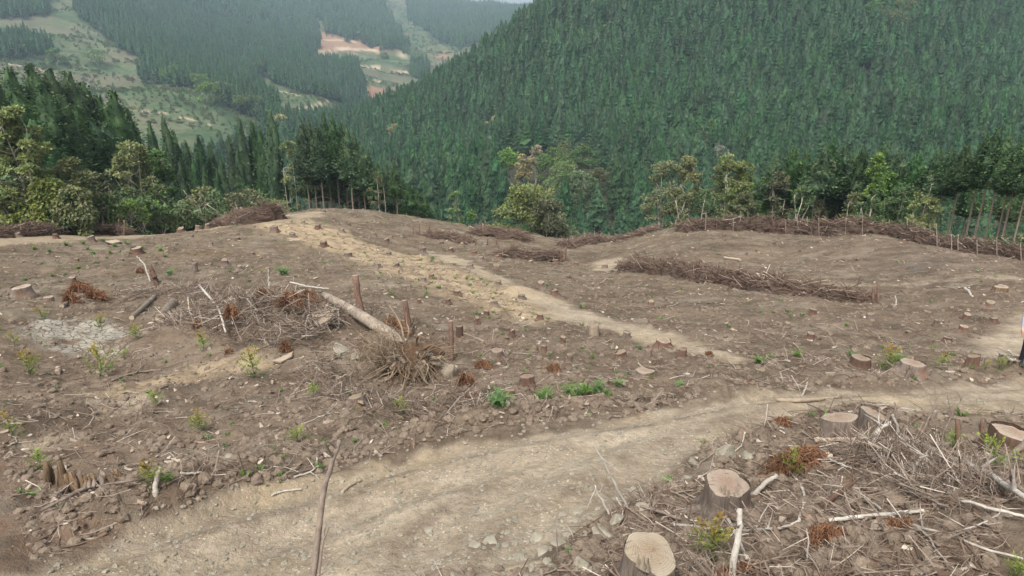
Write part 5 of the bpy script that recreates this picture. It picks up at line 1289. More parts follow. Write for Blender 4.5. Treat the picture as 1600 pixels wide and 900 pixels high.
BR = [
 ('long bare brown branch standing upright in front of the road at the bottom left centre',[(478,985),(492,880),(503,780),(515,735),(527,700),(530,688)],11.5,6,'greywood',0,0),
 ('thin side shoot rising behind the long upright brown branch',[(492,985),(498,900),(503,855),(509,818)],5,3,'greywood',0,0),
 ('thin white twig leaning up over the road, taller of the pair',[(986,797),(965,765),(945,725),(924,688)],5,2,'deadwood',0,0),
 ('thin white twig leaning up over the road, shorter of the pair',[(953,802),(943,785),(936,775),(930,758)],4,2,'deadwood',0,0),
 ('thick white peeled stick standing at the bottom edge of the photo',[(1143,905),(1148,870),(1155,830),(1156,795)],13,8,'deadwood',0,0),
 ('short pale stick leaning from the tall flared stump',[(1170,780),(1190,760),(1214,742)],9,7,'deadwood',0,0),
 ('white hooked stick curving below the orange needle bush',[(1229,733),(1250,762),(1258,785),(1250,812),(1238,827)],4,4,'deadwood',.03,None),
 ('long pale stick lying across behind the front stump',[(1052,826),(1100,831),(1160,836),(1215,832),(1240,825)],5,4,'deadwood',.05,None),
 ('brown stick lying left of the tall flared stump',[(1000,797),(1030,806),(1064,818)],5,5,'greywood',.05,None),
 ('pale bent stick lying below the tall flared stump',[(1113,795),(1130,808),(1145,835),(1168,885)],6,4,'deadwood',.05,None),
 ('long straight white stick lying on the bare lower right slope',[(1294,819),(1340,814),(1400,808),(1443,804)],7,6,'deadwood',.04,None),
 ('dark brown broken branch leaning out of the lower right slope',[(1280,792),(1300,778),(1320,765),(1338,750)],12,5,'bark_red',0,0),
 ('splintered white plank lying on the slash below the slanted stumps',[(1272,694),(1300,693),(1330,693),(1352,690)],9,3,'split',.06,None),
 ('pale stick below the splintered white plank',[(1274,714),(1300,725),(1331,737)],4,3,'deadwood',.04,None),
 ('arched white root looping above the lower right slope',[(1430,756),(1428,735),(1436,718),(1450,712)],5,4,'deadwood',0,0),
 ('longest pale pole slanting down to the right edge through the slash',[(1392,690),(1450,722),(1510,748),(1560,780),(1605,810)],4,6,'deadwood',.16,None),
 ('brown pole alongside the longest pale pole at the right',[(1440,700),(1500,738),(1560,772),(1605,798)],5,7,'greywood',.14,None),
 ('long thin forked white branch on the lower right slope',[(1353,783),(1390,812),(1440,832),(1490,845),(1545,868),(1596,880)],4,3,'deadwood',.04,None),
 ('white branch dropping from the long forked branch towards the bottom edge',[(1430,826),(1450,845),(1462,865),(1489,893)],4,2,'deadwood',.03,None),
 ('thin pale branch crossing upward near the lower right corner',[(1490,838),(1520,829),(1545,818),(1558,812)],3,2,'deadwood',.04,None),
 ('thin pale stick sloping between the arched root and the right edge',[(1418,772),(1450,788),(1480,800)],4,3,'greywood',.05,None),
 ('grey stick lying right of the two orange stones',[(1495,790),(1540,803),(1600,818)],5,5,'deadwood',.06,None),
 ('grey pole leaning in from the right edge below the broad stump',[(1566,728),(1580,712),(1605,690)],8,10,'greywood',0,0),
 ('tallest bare grey shoot rising beside the road right of the slanted stumps',[(1433,690),(1446,665),(1458,640),(1468,618)],3,2,'greywood',0,0),
 ('forked bare grey shoot right of the tallest shoot beside the road',[(1470,698),(1476,672),(1490,645),(1505,620)],3,2,'greywood',0,0),
 ('thin straight grey shoot between the two bare shoots beside the road',[(1460,685),(1463,660),(1466,630)],2,1.5,'greywood',0,0),
 ('thin dark shoot behind the right slanted stump',[(1399,668),(1400,650),(1398,628)],4,2,'greywood',0,0),
 ('white curved root leaning against the right slanted stump',[(1362,692),(1370,675),(1382,665),(1392,660)],7,5,'deadwood',0,0),
 ('pale peeled stick leaning right of the right slanted stump',[(1406,683),(1401,665),(1394,648)],5,4,'deadwood',0,0),
 ('white bent root below the right slanted stump',[(1382,682),(1388,695),(1391,707)],4,3,'deadwood',.08,None),
 ('pale split plank lying on the far side of the dirt road',[(1213,628),(1245,629),(1280,627),(1314,623)],8,4,'split',.04,None),
 ('short pale stick standing behind the split plank',[(1252,620),(1258,608),(1262,597)],4,2,'deadwood',0,0),
 ('long straight grey stick lying across the rotten stump roots',[(68,808),(110,788),(150,770),(190,764),(228,760)],5,4,'greywood',.10,None),
 ('short white stick right of the rotten stump',[(282,742),(300,743),(316,741)],4,4,'deadwood',.03,None),
 ('pale stub of broken wood upright beside the rotten stump',[(241,772),(244,750),(250,730)],9,5,'deadwood',0,0),
 ('dark branch lying on pale sand in the left field',[(174,597),(200,588),(225,582),(252,580)],4,3,'greywood',.03,None),
 ('curved pale stick at the edge of the road left of the upright branch',[(425,776),(440,770),(472,766)],4,3,'deadwood',.02,None),
 ('pale flat stick on the road right of the upright branch',[(535,771),(548,760),(565,752)],6,5,'split',.02,None),
 ('short dark stick at the road edge above the pale flat stick',[(601,728),(615,740),(632,747)],4,3,'greywood',.02,None),
 ('hooked pale twig on the roadside bank left of the upright branch',[(460,748),(485,740),(496,730),(494,716)],3,2,'deadwood',.03,None),
 ('small stick on the bank beside the dirt road',[(948,656),(958,652),(971,654)],5,3,'greywood',.02,None),
 ('long dead twig slanting over the slash heap',[(313,455),(330,478),(345,500),(355,533)],3.5,2,'deadwood',.25,None),
 ('pale stick standing in the slash heap behind the rusty needles',[(420,455),(420,436),(419,421)],4,2,'deadwood',0,0),
 ('second pale twig lying over the slash heap',[(455,455),(485,462),(515,466)],3,2,'deadwood',.35,None),
 ('thin white twig standing against the fallen trunk',[(529,513),(529,498),(528,482)],3,2,'deadwood',0,0),
 ('broken brown snag standing in the low slash ridge',[(245,445),(240,430),(234,416)],10,6,'bark_red',0,0),
 ('thin bare twig beside the broken brown snag',[(236,440),(226,415),(214,400)],2.5,1.5,'deadwood',0,0),
 ('white stick lying upslope of the scattered stumps at the right',[(1507,452),(1513,458),(1519,465)],4,3,'deadwood',.05,None),
 ('white forked twig standing alone on the slope at the right',[(1399,478),(1400,470),(1399,462)],3,1.5,'deadwood',0,0),
 ('left white splinter of the bundle beside the person',[(1562,556),(1575,563),(1588,568)],4,3,'deadwood',.05,None),
 ('right white splinter of the bundle beside the person',[(1574,551),(1582,558),(1585,566)],3,2,'deadwood',.07,None),
 ('thin bent white twig in front of the orange heap at the bottom right',[(1260,880),(1263,858),(1262,835),(1260,826)],3,2,'deadwood',0,0),
 ('dark stick half buried on the lower right slope under the broken branch',[(1290,780),(1300,760),(1310,735)],3,2,'greywood',0,0),
 ('thin stick lying flat across the middle of the lower right slope',[(1330,786),(1380,788),(1422,789)],2.5,2,'greywood',.03,None),
]
for lab, px, w0, w1, mat, lift, up in BR:
    limb('dead_branch', lab, 'branch', px, w0, w1, mat, lift, up, twigs=2 if len(px) > 3 else 0)
def log(lab, a, b, w, mat='logbark', lift=0.0):
    A, B = G(*a) + [0, 0, lift], G(*b) + [0, 0, lift]; d = float(project(A)[2]); r = w * d / FPX / 2
    A, B = A + [0, 0, r * .8], B + [0, 0, r * .8]; e = empty('log', A, lab, 'log'); L_ = B - A
    s = np.linspace(0, 1, 7)[:, None]; g = np.random.default_rng(int(a[0])); q = L_ * s + g.normal(0, r * .06, (7, 3))
    v, t, f = path_tube(q, r * g.uniform(.92, 1.06, 7), 12, .05, int(a[0]), cap=False); MB().add(v, t, f).build('bark', M[mat], e, True)
    ax = unit(L_); u = unit(np.cross(ax, [0, 0, 1.0])); w_ = np.cross(ax, u)
    for c, sg in ((q[0] - ax * .004, -1), (q[-1] + ax * .004, 1)):
        an = np.linspace(0, 6.28, 13)[:-1]; V = [c + (u * math.cos(k) + w_ * math.sin(k)) * r * .97 for k in an] + [c]
        MB().add(V, [[k, (k + 1) % 12, 12] if sg > 0 else [(k + 1) % 12, k, 12] for k in range(12)]).build('cut_end', M['split'], e)
log('slim mottled log slanting up at the left of the slash heap', (206,500), (242,466), 8)
log('short thick grey log right of the slim mottled log', (252,503), (272,478), 16)
log('short weathered log in the rusty needle heap', (97,481), (124,466), 7)
log('small upright-cut pale billet on the left field', (90,586), (92,578), 8, 'split')
log('pale log lying on top of the heaped brush row', (1130,425), (1154,429), 4, 'split', 0.75)
def slab(lab, px, w, mat='split', lift=.02, th=.02, name='split_wood'):
    p = np.array([G(a, b) + [0, 0, lift] for a, b in px]); e0 = p.mean(0); q = p - e0; n = len(q); g = np.random.default_rng(int(px[0][0]))
    V = np.concatenate([q - [0, 0, th], q + [0, 0, th]]); V += g.normal(0, th * .3, V.shape)
    b = MB(); b.add(np.concatenate([V, [q.mean(0) + [0, 0, th * 1.3]], [q.mean(0) - [0, 0, th]]]), [[n + k, n + (k + 1) % n, 2 * n] for k in range(n)] + [[(k + 1) % n, k, 2 * n + 1] for k in range(n)], [[k, (k + 1) % n, n + (k + 1) % n, n + k] for k in range(n)])
    o = b.build(name, M[mat]); o.location = Vector([float(k) for k in e0]); return tag(o, lab, 'wood slab')
slab('upper pale split slab propped on the slash beside the boulder', [(489,508),(502,502),(524,502),(520,508),(505,512),(491,514)], 0, lift=.3, th=.03)
slab('lower pale split slab propped on the slash beside the boulder', [(492,519),(508,510),(523,506),(515,517),(500,525)], 0, lift=.28, th=.03)
slab('curled tan bark slab lying on the slash heap', [(425,568),(445,560),(458,553),(455,562),(440,570)], 0, lift=.06, th=.02)
slab('pale bark slab at the foot of the uprooted tree', [(558,634),(572,622),(578,624),(568,638)], 0, lift=.1)
slab('wide pale chip lying among weeds in the left field', [(165,380),(182,377),(190,380),(176,383)], 0, lift=.1, th=.04)

# ------------------------------------------------------------------ rocks
def rock_mesh(seed, sx, sy, sz):
    g = np.random.default_rng(seed); bm = bmesh.new()
    for k in range(15):
        v = unit(g.normal(0, 1, 3)) * g.uniform(.8, 1.1); bm.verts.new(Vector([float(q) for q in v]))
    r_ = bmesh.ops.convex_hull(bm, input=bm.verts)
    bmesh.ops.delete(bm, geom=[v for v in bm.verts if not v.link_faces], context='VERTS')
    bmesh.ops.bevel(bm, geom=list(bm.edges), offset=.07, segments=1, affect='EDGES')
    bmesh.ops.triangulate(bm, faces=bm.faces)
    bmesh.ops.subdivide_edges(bm, edges=list(bm.edges), cuts=1)
    for v in bm.verts: v.co *= 1 + 0.05 * float(g.normal()); v.co.x *= sx; v.co.y *= sy; v.co.z *= sz
    bmesh.ops.triangulate(bm, faces=bm.faces); bm.normal_update()
    me = bpy.data.meshes.new('rock'); bm.to_mesh(me); bm.free(); me.materials.append(M['rock']); return me
ROCKS = [(910,872,38,46,'largest grey rock standing left of the front stump'),(942,826,36,24,'flat dark-sided rock above the largest grey rock'),(962,808,32,22,'rounded rock at the foot of the short white twig'),
 (1088,720,26,16,'pale rock beside the road, upper of the pair left of the tall flared stump'),(1073,742,20,18,'pale rock beside the road, lower of the pair left of the tall flared stump'),(1138,702,44,26,'mossy yellowish rock above the tall flared stump'),
 (1166,708,24,16,'grey rock half buried right of the mossy yellowish rock'),(1003,788,26,18,'pale rock at the foot of the taller white twig'),(1051,780,12,10,'small white stone above the brown stick'),(830,888,14,12,'small pale stone at the bottom edge left of the largest rock'),
 (927,842,11,8,'tiny pale rock above the largest grey rock'),(1090,795,11,9,'small stone below the tall flared stump'),(908,822,9,7,'small dark stone on the road edge'),
 (534,540,36,32,'big pale boulder caught under the uprooted tree'),(556,550,34,20,'darker boulder half behind the root tangle'),
 (396,694,11,9,'white stone in the left field near the green sapling'),(358,710,15,10,'pale flat stone left of the white stone'),(243,793,14,8,'pale square stone below the rotten stump'),(370,756,8,7,'small grey stone beside the roadside bank'),
 (718,793,9,7,'yellowish stone at the centre of the road'),(713,784,7,5,'smaller yellowish stone at the centre of the road'),(670,826,17,10,'flat buff stone lying on the road'),(536,750,11,7,'round grey stone at the road edge by the upright branch'),
 (1417,783,10,6,'whitish stone left of the orange one on the lower right slope'),(1432,789,14,9,'orange stone on the lower right slope'),(1397,795,15,6,'flat orange stone below the whitish one'),(1555,737,20,8,'pale flat stone under the right bright sapling'),(1570,800,24,8,'flat buff stone near the right edge of the slope'),
 (328,543,8,8,'white stone at the foot of a sapling left of the slash heap'),(100,578,9,7,'grey stone beside the pale billet'),(490,820,7,5,'small stone on the road left of the upright branch'),(262,648,8,6,'pale stone in the left field by a sapling'),(22,691,14,9,'pale crumpled stone at the left edge'),
 (340,660,6,5,'small white stone right of an orange sapling'),(75,538,10,5,'pale stone on the cracked mud'),(760,848,8,6,'small buff stone on the lower road'),(640,885,8,5,'tiny stone at the bottom of the road'),(1040,708,8,5,'small stone at the near edge of the road')]
for i, (px, py, w, h, lab) in enumerate(ROCKS):
    b = G(px, py + h * .4); d = float(project(b)[2]); k = d / FPX / 2
    o = place('rock', rock_mesh(40 + i, w * k, w * k * .8, max(h, w * .45) * k), b + [0, 0, h * k * .35], None, (0, 0, random.uniform(-.4, .4))); tag(o, lab, 'rock')
PILE = sorted([(742,848,26,12),(768,842,30,12),(790,848,20,10),(812,866,26,13),(838,838,34,14),(850,858,28,12),(868,824,24,11),(872,844,30,14),(893,832,28,12),(898,812,22,11),(915,838,18,10),(880,800,20,9),(902,796,22,10),(925,806,16,9),(858,874,22,10),(835,880,16,9),(928,884,26,18),(938,862,18,13)])
for i, (px, py, w, h) in enumerate(PILE):
    b = G(px, py + h * .4); d = float(project(b)[2]); k = d / FPX / 2
    o = place('rock', rock_mesh(140 + i, w * k, w * k * 1.1, h * k * .8), b + [0, 0, h * k * .12], None, (random.uniform(-.15, .15), random.uniform(-.15, .15), random.uniform(-.6, .6))); tag(o, 'rough buff rock, %s in the rubble at the near road edge' % from_left(i), 'rock', 'rubble at the near road edge')

# ------------------------------------------------------------------ saplings, herbs, dead needle heaps
def mat_sapling(name, top):
    t = NT(name); s = t.n('ShaderNodeSeparateXYZ'); t.l(t.coord('Generated'), s.inputs[0])
    f = t.math('ADD', s.outputs[2], t.math('MULTIPLY', t.math('SUBTRACT', t.noise(t.coord('Object'), 7, 2), 0.5), 0.6))
    c = t.ramp(f, [(0.1, (0.07, 0.13, 0.03)), (0.5, (0.18, 0.25, 0.05)), (0.98, top)]); c = t.hsv(c, t.rng(t.rand(), 0, 1, .485, .51), 1, t.rng(t.rand(), 0, 1, .85, 1.15))
    t.col(c); t.translucent(c, 0.25); return t.m
M['sap_orange'] = mat_sapling('sapling_needles_orange', (0.36, 0.225, 0.05)); M['sap_yellow'] = mat_sapling('sapling_needles_yellow', (0.36, 0.33, 0.07)); M['sap_green'] = mat_sapling('sapling_needles_green', (0.30, 0.40, 0.07))
def sapling_mesh(seed, fr=16, spread=.42):
    g = np.random.default_rng(seed); b = MB(); st = MB()
    p = smooth_path([[0, 0, -.05], [g.normal(0, .03), g.normal(0, .03), .5], [g.normal(0, .06), g.normal(0, .06), 1]], 8); v, t, q = path_tube(p, np.linspace(.02, .006, len(p)), 5); st.add(v, t, q)
    for k in range(fr):
        s = g.uniform(.06, .85); base = p[int(s * (len(p) - 1))]; a = g.uniform(0, 6.28); ln = spread * (1.15 - s) * g.uniform(.6, 1.2) + .1
        d = np.array([math.cos(a), math.sin(a), g.uniform(.4, 1.1)]); q = smooth_path([base, base + unit(d) * ln * .6, base + unit(d) * ln + [0, 0, ln * .25]], 7)
        n = 16; i = g.integers(0, len(q), n); D = unit(unit(d) * .8 + g.normal(0, .55, (n, 3)) + [0, 0, .25]); v, t = cards(q[i], D, g.normal(0, 1, (n, 3)), g.uniform(.07, .15, n), .028, .1); b.add(v, tris=t)
        v, t, qq = path_tube(q, np.linspace(.007, .003, len(q)), 3, cap=False); b.add(v, t, qq)
    n = 40; i = g.integers(len(p) // 3, len(p), n); v, t = cards(p[i], unit(g.normal(0, .5, (n, 3)) + [0, 0, .7]), g.normal(0, 1, (n, 3)), .14, .028, .1); b.add(v, tris=t)
    return st, b
SAP = []
for v in range(4):
    st, b = sapling_mesh(60 + v, [20, 14, 24, 18][v], [.42, .34, .5, .6][v]); SAP.append((st.mesh('stem', M['greywood'], True), {k: b.mesh('needles', M[k]) for k in ('sap_orange', 'sap_yellow', 'sap_green')}))
for i, (px, pb, h, c, lab) in enumerate([
 (48,586,40,'o','orange-tipped sapling near the left edge below the cracked mud'),(157,588,46,'o','tall orange-tipped sapling below the cracked mud'),(215,531,24,'y','yellow green sapling right of the cracked mud'),(320,549,32,'o','sapling with a white stone at its foot left of the slash heap'),
 (397,589,44,'o','slender yellow and orange sapling below the slash heap'),(245,636,26,'g','bright Y-shaped sapling on the pale sand'),(315,676,36,'o','orange and green sapling in the middle of the left slope'),(18,684,40,'o','green-footed orange sapling at the left edge'),
 (65,733,32,'g','bright bushy sapling above the rotten stump'),(22,540,20,'y','low sapling at the left end of the cracked mud'),(465,693,28,'g','bright yellow green sapling above the roadside bank'),(492,622,28,'g','bushy sapling left of the wedge-cut stump'),
 (628,646,26,'y','small yellow sapling in front of the root tangle'),(65,500,20,'o','orange-tipped sapling above the cracked mud'),(158,512,22,'o','orange-tipped sapling at the top of the cracked mud'),(240,765,52,'o','orange sapling growing beside the rotten stump'),
 (1107,882,84,'o','largest sapling, orange above and green below, right of the front stump'),(1547,732,52,'g','bright green bushy sapling left of the broad right-edge stump'),(1385,577,38,'o','tall orange sapling between the two stumps across the road'),(1472,578,30,'y','yellow sapling left of the splintered stump'),
 (1562,578,22,'g','bright sapling beside the white splinters'),(1540,577,14,'y','tiny sapling between the splintered stump and the person'),(1592,908,28,'g','bright sapling cut off by the lower right corner'),(1233,745,46,'g','green sapling growing through the orange needle bush'),
 (1485,702,32,'g','pale green sapling behind the reddish broken stake'),(196,560,16,'g','tiny bright sapling on the right of the cracked mud'),(1182,772,0,'','')]):
    if not lab: continue
    b = G(px, pb); d = float(project(b)[2]); hh_ = max(.2, h * d / FPX * 1.05); v = (i * 7) % 4
    e = empty('cedar_sapling', b, lab, 'sapling', None, random.uniform(0, 6.28)); k = {'o': 'sap_orange', 'y': 'sap_yellow', 'g': 'sap_green'}[c]
    place('stem', SAP[v][0], (0, 0, 0), e, sc=hh_); place('needles', SAP[v][1][k], (0, 0, 0), e, sc=(hh_ * 1.1, hh_ * 1.1, hh_))
def herb_mesh(seed, fr=12):
    g = np.random.default_rng(seed); b = MB()
    for k in range(fr):
        a = g.uniform(0, 6.28); d = np.array([math.cos(a), math.sin(a), 0]); ln = g.uniform(.5, 1); q = smooth_path([g.normal(0, .22, 3) * [1, 1, 0], d * ln * .3 + [0, 0, ln * .6], d * ln * .8 + [0, 0, ln * g.uniform(.5, 1.1)]], 10)
        v, t, qq = path_tube(q, np.linspace(.014, .004, len(q)), 3, cap=False); b.add(v, t, qq)
        for i in range(2, len(q)):
            for s in (-1, 1):
                sd = np.cross(unit(q[i] - q[i - 1]), [0, 0, 1.0]) * s; v, t = cards(q[i:i + 1], (sd + unit(q[i] - q[i - 1]) * .6)[None], np.array([[0, 0, 1.0]]), .17 * (1.1 - i / len(q)) + .03, .045, .1); b.add(v, tris=t, tint=g.uniform(.3, .9))
    return b.mesh('fern', M['herb'])
HB = [herb_mesh(80 + v, [34, 26, 44][v]) for v in range(3)]
HERB = [(780,634,52,'large bright green fern at the right end of the root tangle'),(742,626,20,'narrow fern left of the large bright fern'),(852,624,34,'bright green herb clump first right of the two split-rooted stumps'),(888,614,30,'herb clump left of the tiny disc stump'),(936,608,30,'herb clump right of the tiny disc stump'),(966,603,26,'yellowish herb clump left of the low wide stump'),
 (1062,604,20,'small herb tuft on the road bank below the low wide stump'),(1330,557,24,'bright herb left of the clean round stump across the road'),(1402,566,28,'herb clump touching the pale flat-topped stump'),(1245,557,22,'herb clump on the bank left of the clean round stump'),(1042,754,24,'green tuft growing between the pale roadside rocks'),(1185,567,24,'low herb on the bank end of the grey track'),
 (1000,546,14,'herb between the small rotten stump and the reddish fluted stump'),(265,430,22,'bright tuft right of the broken brown snag'),(444,430,30,'bright grass tuft behind the slash heap'),(677,405,12,'bright tuft beside the grey track start'),(560,640,12,'small green tuft by the wedge-cut stump'),(678,628,14,'green tuft under the root tangle'),(262,752,26,'green weed beside the orange sapling at the rotten stump'),(1230,487,10,'right one of two green tufts on the open slope'),(1208,488,8,'left one of two green tufts on the open slope'),(1322,509,11,'green tuft low on the open slope'),(855,447,9,'tuft beside a stump in the hollow'),(684,451,10,'tuft on the lower tan track edge'),(1205,560,16,'tuft on the bank above the road centre'),(555,690,12,'tiny green tuft behind the top of the upright branch'),(888,862,14,'yellow green tuft left of the largest grey rock')]
HERB += [(px, py, 13, 'green weed tuft, %s in the patch at the top of the left field' % from_left(i)) for i, (px, py) in enumerate([(54,390),(78,394),(104,384),(130,382),(137,390),(146,398),(162,378),(172,396),(180,386),(199,382),(205,398),(222,390),(250,392),(258,402)])]
HERB += [(px, py, 10, 'faint green tuft, %s on the left field below the weed patch' % from_left(i)) for i, (px, py) in enumerate([(40,438),(82,432),(102,430),(122,420),(150,412),(360,425),(390,440)])]
for i, (px, pb, w, lab) in enumerate(HERB):
    b = G(px, pb); d = float(project(b)[2]); k = w * d / FPX / 1.5
    o = place('fern', HB[i % 3], b, None, (0, 0, random.uniform(0, 6.28)), (k, k, k * .85)); tag(o, lab, 'plant')
def needle_heap(px, py, w, h, lab, n=None):
    up = .32 if 'top of the slash' in lab or 'middle of the slash' in lab else 0.0
    b = G(px, py + h * .45 + up * 25); d = float(project(b)[2]); rx, rz = w * .85 * d / FPX / 2, h * .85 * d / FPX; g = np.random.default_rng(int(px + py)); n = n or int(220 + w * 8)
    e0 = b; A = g.normal(0, .42, (n, 3)) * [rx, rx * .6, 0]; A[:, 2] = H(A[:, 0] + e0[0], A[:, 1] + e0[1]) - e0[2] + rz * np.exp(-(A[:, 0] / rx) ** 2) * g.uniform(.15, .9, n) + up
    D = unit(np.stack([np.sign(A[:, 0]) * g.uniform(0, 1, n), g.uniform(-1, .2, n), g.uniform(-1.0, .35, n)], 1)) * (g.uniform(.25, .7, n) * min(.6, rx * 1.1))[:, None]
    B = A + D; gz = H(B[:, 0] + e0[0], B[:, 1] + e0[1]) - e0[2] + .01; B[:, 2] = np.maximum(B[:, 2], gz)
    mid = (A + B) / 2 + [0, 0, .04] + g.normal(0, .02, (n, 3)); rr = .0065 * max(1, d / 12)
    v, q = tubes(A, B, rr, rr * .5, 3, mid); t = np.clip(g.normal(.5, .22, n), 0, 1)
    o = MB().add(v, quads=q, tint=np.repeat(t, 9)).build('dead_cedar_frond', M['rust']); o.location = Vector([float(k) for k in e0]); return tag(o, lab, 'dead foliage')
for q in [(1240,712,84,38,'large bright orange dead cedar bush on the lower right slope',1100),(1283,832,52,26,'small rust-brown needle heap below the long straight white stick'),(1150,892,60,16,'orange needle heap at the bottom edge beside the thick white stick'),(128,446,40,22,'upper rust needle heap in the left field'),(152,458,34,18,'lower rust needle heap in the left field'),(112,462,24,20,'left rust needle heap beside the short weathered log'),
 (620,506,40,26,'rust needle heap against the middle wooden post'),(420,466,32,20,'leftmost rust heap on top of the slash heap'),(456,472,40,24,'middle rust heap on top of the slash heap'),(484,470,34,22,'right rust heap on top of the slash heap nearest the fallen trunk'),(365,494,24,26,'rust heap in the middle of the slash heap'),(447,540,18,22,'rust frond at the lower edge of the slash heap'),(728,590,28,28,'rust frond at the lower end of the fallen trunk'),(738,620,30,16,'rust heap left of the large bright fern'),
 (1460,744,28,10,'orange dead leaves under the arched white root'),(1222,660,26,8,'reddish dead frond at the near road edge'),(220,422,12,10,'rust clump beside the broken brown snag'),(358,550,12,8,'tiny rust clump below the slash heap'),(310,506,16,14,'rust clump left of the slash heap centre'),(1108,553,12,7,'red needle clump right of the narrow red-barked stump'),(865,574,22,6,'mossy rust clump on the bank above the herbs'),(756,570,30,8,'thin rust litter right of the fallen trunk'),(1400,822,36,8,'reddish litter below the long straight white stick')]:
    needle_heap(*q)

# ------------------------------------------------------------------ person at the right edge
def person():
    f = G(1603, 571); e = empty('person', f, 'person in a pale grey shirt and dark trousers at the right edge', 'person')
    V = [('pel',0,0,.95,.155,.115),('wst',0,0,1.08,.145,.105),('chs',0,.01,1.28,.175,.115),('shd',0,.0,1.42,.12,.085),('nck',0,-.01,1.50,.055,.055),('jaw',0,-.03,1.57,.068,.078),('hed',0,-.02,1.66,.078,.092),('crn',0,-.01,1.73,.05,.06)]
    E = [('pel','wst'),('wst','chs'),('chs','shd'),('shd','nck'),('nck','jaw'),('jaw','hed'),('hed','crn')]
    for s, n in ((-1,'l'),(1,'r')):
        V += [('hp'+n,s*.09,0,.90,.10,.10),('kn'+n,s*.105,-.02,.50,.062,.066),('an'+n,s*.11,.02,.10,.042,.046),('he'+n,s*.11,.0,.05,.045,.05),('to'+n,s*.13,-.17,.035,.042,.032),
              ('sh'+n,s*.18,0,1.40,.062,.06),('el'+n,s*.25,.04,1.14,.045,.045),('wr'+n,s*.26,-.07,.90,.027,.03),('pm'+n,s*.262,-.10,.82,.024,.040)]
        E += [('pel','hp'+n),('hp'+n,'kn'+n),('kn'+n,'an'+n),('an'+n,'he'+n),('he'+n,'to'+n),('shd','sh'+n),('sh'+n,'el'+n),('el'+n,'wr'+n),('wr'+n,'pm'+n)]
        for k in range(4):
            y = -.135 + k * .022; ln = (.075, .085, .08, .062)[k]; a, b = 'fa%d%s' % (k, n), 'fb%d%s' % (k, n)
            V += [(a,s*.262,y,.785,.0095,.0095),(b,s*.252,y-.004,.785-ln*.55,.009,.009),('fc%d%s'%(k,n),s*.236,y-.004,.785-ln,.0075,.0075)]; E += [('pm'+n,a),(a,b),(b,'fc%d%s'%(k,n))]
        V += [('ta'+n,s*.25,-.145,.835,.011,.011),('tb'+n,s*.243,-.168,.80,.009,.009)]; E += [('pm'+n,'ta'+n),('ta'+n,'tb'+n)]
    V += [('nos',0,-.118,1.635,.013,.014)]; E += [('hed','nos')]
    for s, n in ((-1,'l'),(1,'r')): V += [('ea'+n,s*.085,-.01,1.645,.012,.022)]; E += [('hed','ea'+n)]
    ix = {v[0]: i for i, v in enumerate(V)}; me = bpy.data.meshes.new('body'); me.from_pydata([v[1:4] for v in V], [(ix[a], ix[b]) for a, b in E], [])
    o = bpy.data.objects.new('body', me); COL.objects.link(o); o.modifiers.new('skin', 'SKIN'); sv = me.skin_vertices[0].data if me.skin_vertices else None
    if sv is None:
        bm = bmesh.new(); bm.from_mesh(me); bm.verts.layers.skin.verify(); bm.to_mesh(me); bm.free(); sv = me.skin_vertices[0].data
    for i, v in enumerate(V): sv[i].radius = (v[4], v[5]); sv[i].use_root = (i == 0)
    sb = o.modifiers.new('sub', 'SUBSURF'); sb.levels = 2; sb.render_levels = 2
    dg = bpy.context.evaluated_depsgraph_get(); nm = bpy.data.meshes.new_from_object(o.evaluated_get(dg)); bpy.data.objects.remove(o)
    skin, shirt, trou, shoe = [mat_plain(a, b, c, 20, .1, .7) for a, b, c in (('skin', (.42, .27, .19), (.47, .30, .22)), ('grey_shirt', (.24, .25, .29), (.30, .31, .36)), ('dark_trousers', (.012, .013, .02), (.022, .023, .032)), ('dark_shoes', (.02, .018, .016), (.04, .035, .03)))]
    nm.materials.clear()
    for m in (skin, shirt, trou, shoe): nm.materials.append(m)
    for p in nm.polygons:
        c = p.center; p.use_smooth = True; arm = abs(c.x) > .2
        p.material_index = 3 if c.z < .085 and not arm else 2 if (c.z < 1.0 and not arm) else 1 if c.z < 1.475 and not (arm and c.z < .9) else 0
    o = bpy.data.objects.new('body', nm); COL.objects.link(o); o.parent = e
    def blob(name, c, r, mat, cut=None):
        bm = bmesh.new(); bmesh.ops.create_uvsphere(bm, u_segments=20, v_segments=14, radius=1); 
        for v in bm.verts: v.co = Vector((v.co.x * r[0] + c[0], v.co.y * r[1] + c[1], v.co.z * r[2] + c[2]))
        if cut: bmesh.ops.delete(bm, geom=[v for v in bm.verts if cut(v.co)], context='VERTS')
        m = bpy.data.meshes.new(name); bm.to_mesh(m); bm.free(); m.materials.append(mat); q = bpy.data.objects.new(name, m); COL.objects.link(q); q.parent = e
        for p in m.polygons: p.use_smooth = True
    hair = mat_plain('black_hair', (.01, .009, .008), (.025, .02, .018), 60)
    blob('hair', (0, .01, 1.675), (.092, .108, .105), hair, lambda c: c.z < 1.66 and c.y < .02 or c.z < 1.58)
    for s in (-1, 1): blob('eye', (s * .032, -.103, 1.665), (.011, .008, .008), hair)
    blob('mouth', (0, -.108, 1.59), (.022, .008, .005), mat_plain('lips', (.30, .12, .10), (.34, .15, .12)))
    blob('belt', (0, 0, 1.005), (.165, .125, .02), mat_plain('brown_belt', (.05, .03, .02), (.08, .05, .03)))
    blob('buckle', (-.10, -.105, 1.005), (.02, .015, .015), mat_plain('brass', (.6, .5, .3), (.7, .6, .4)))
    e.rotation_euler = (0, 0, R(-20)); e.location.z = Hs(f[0], f[1]) - .01
person()

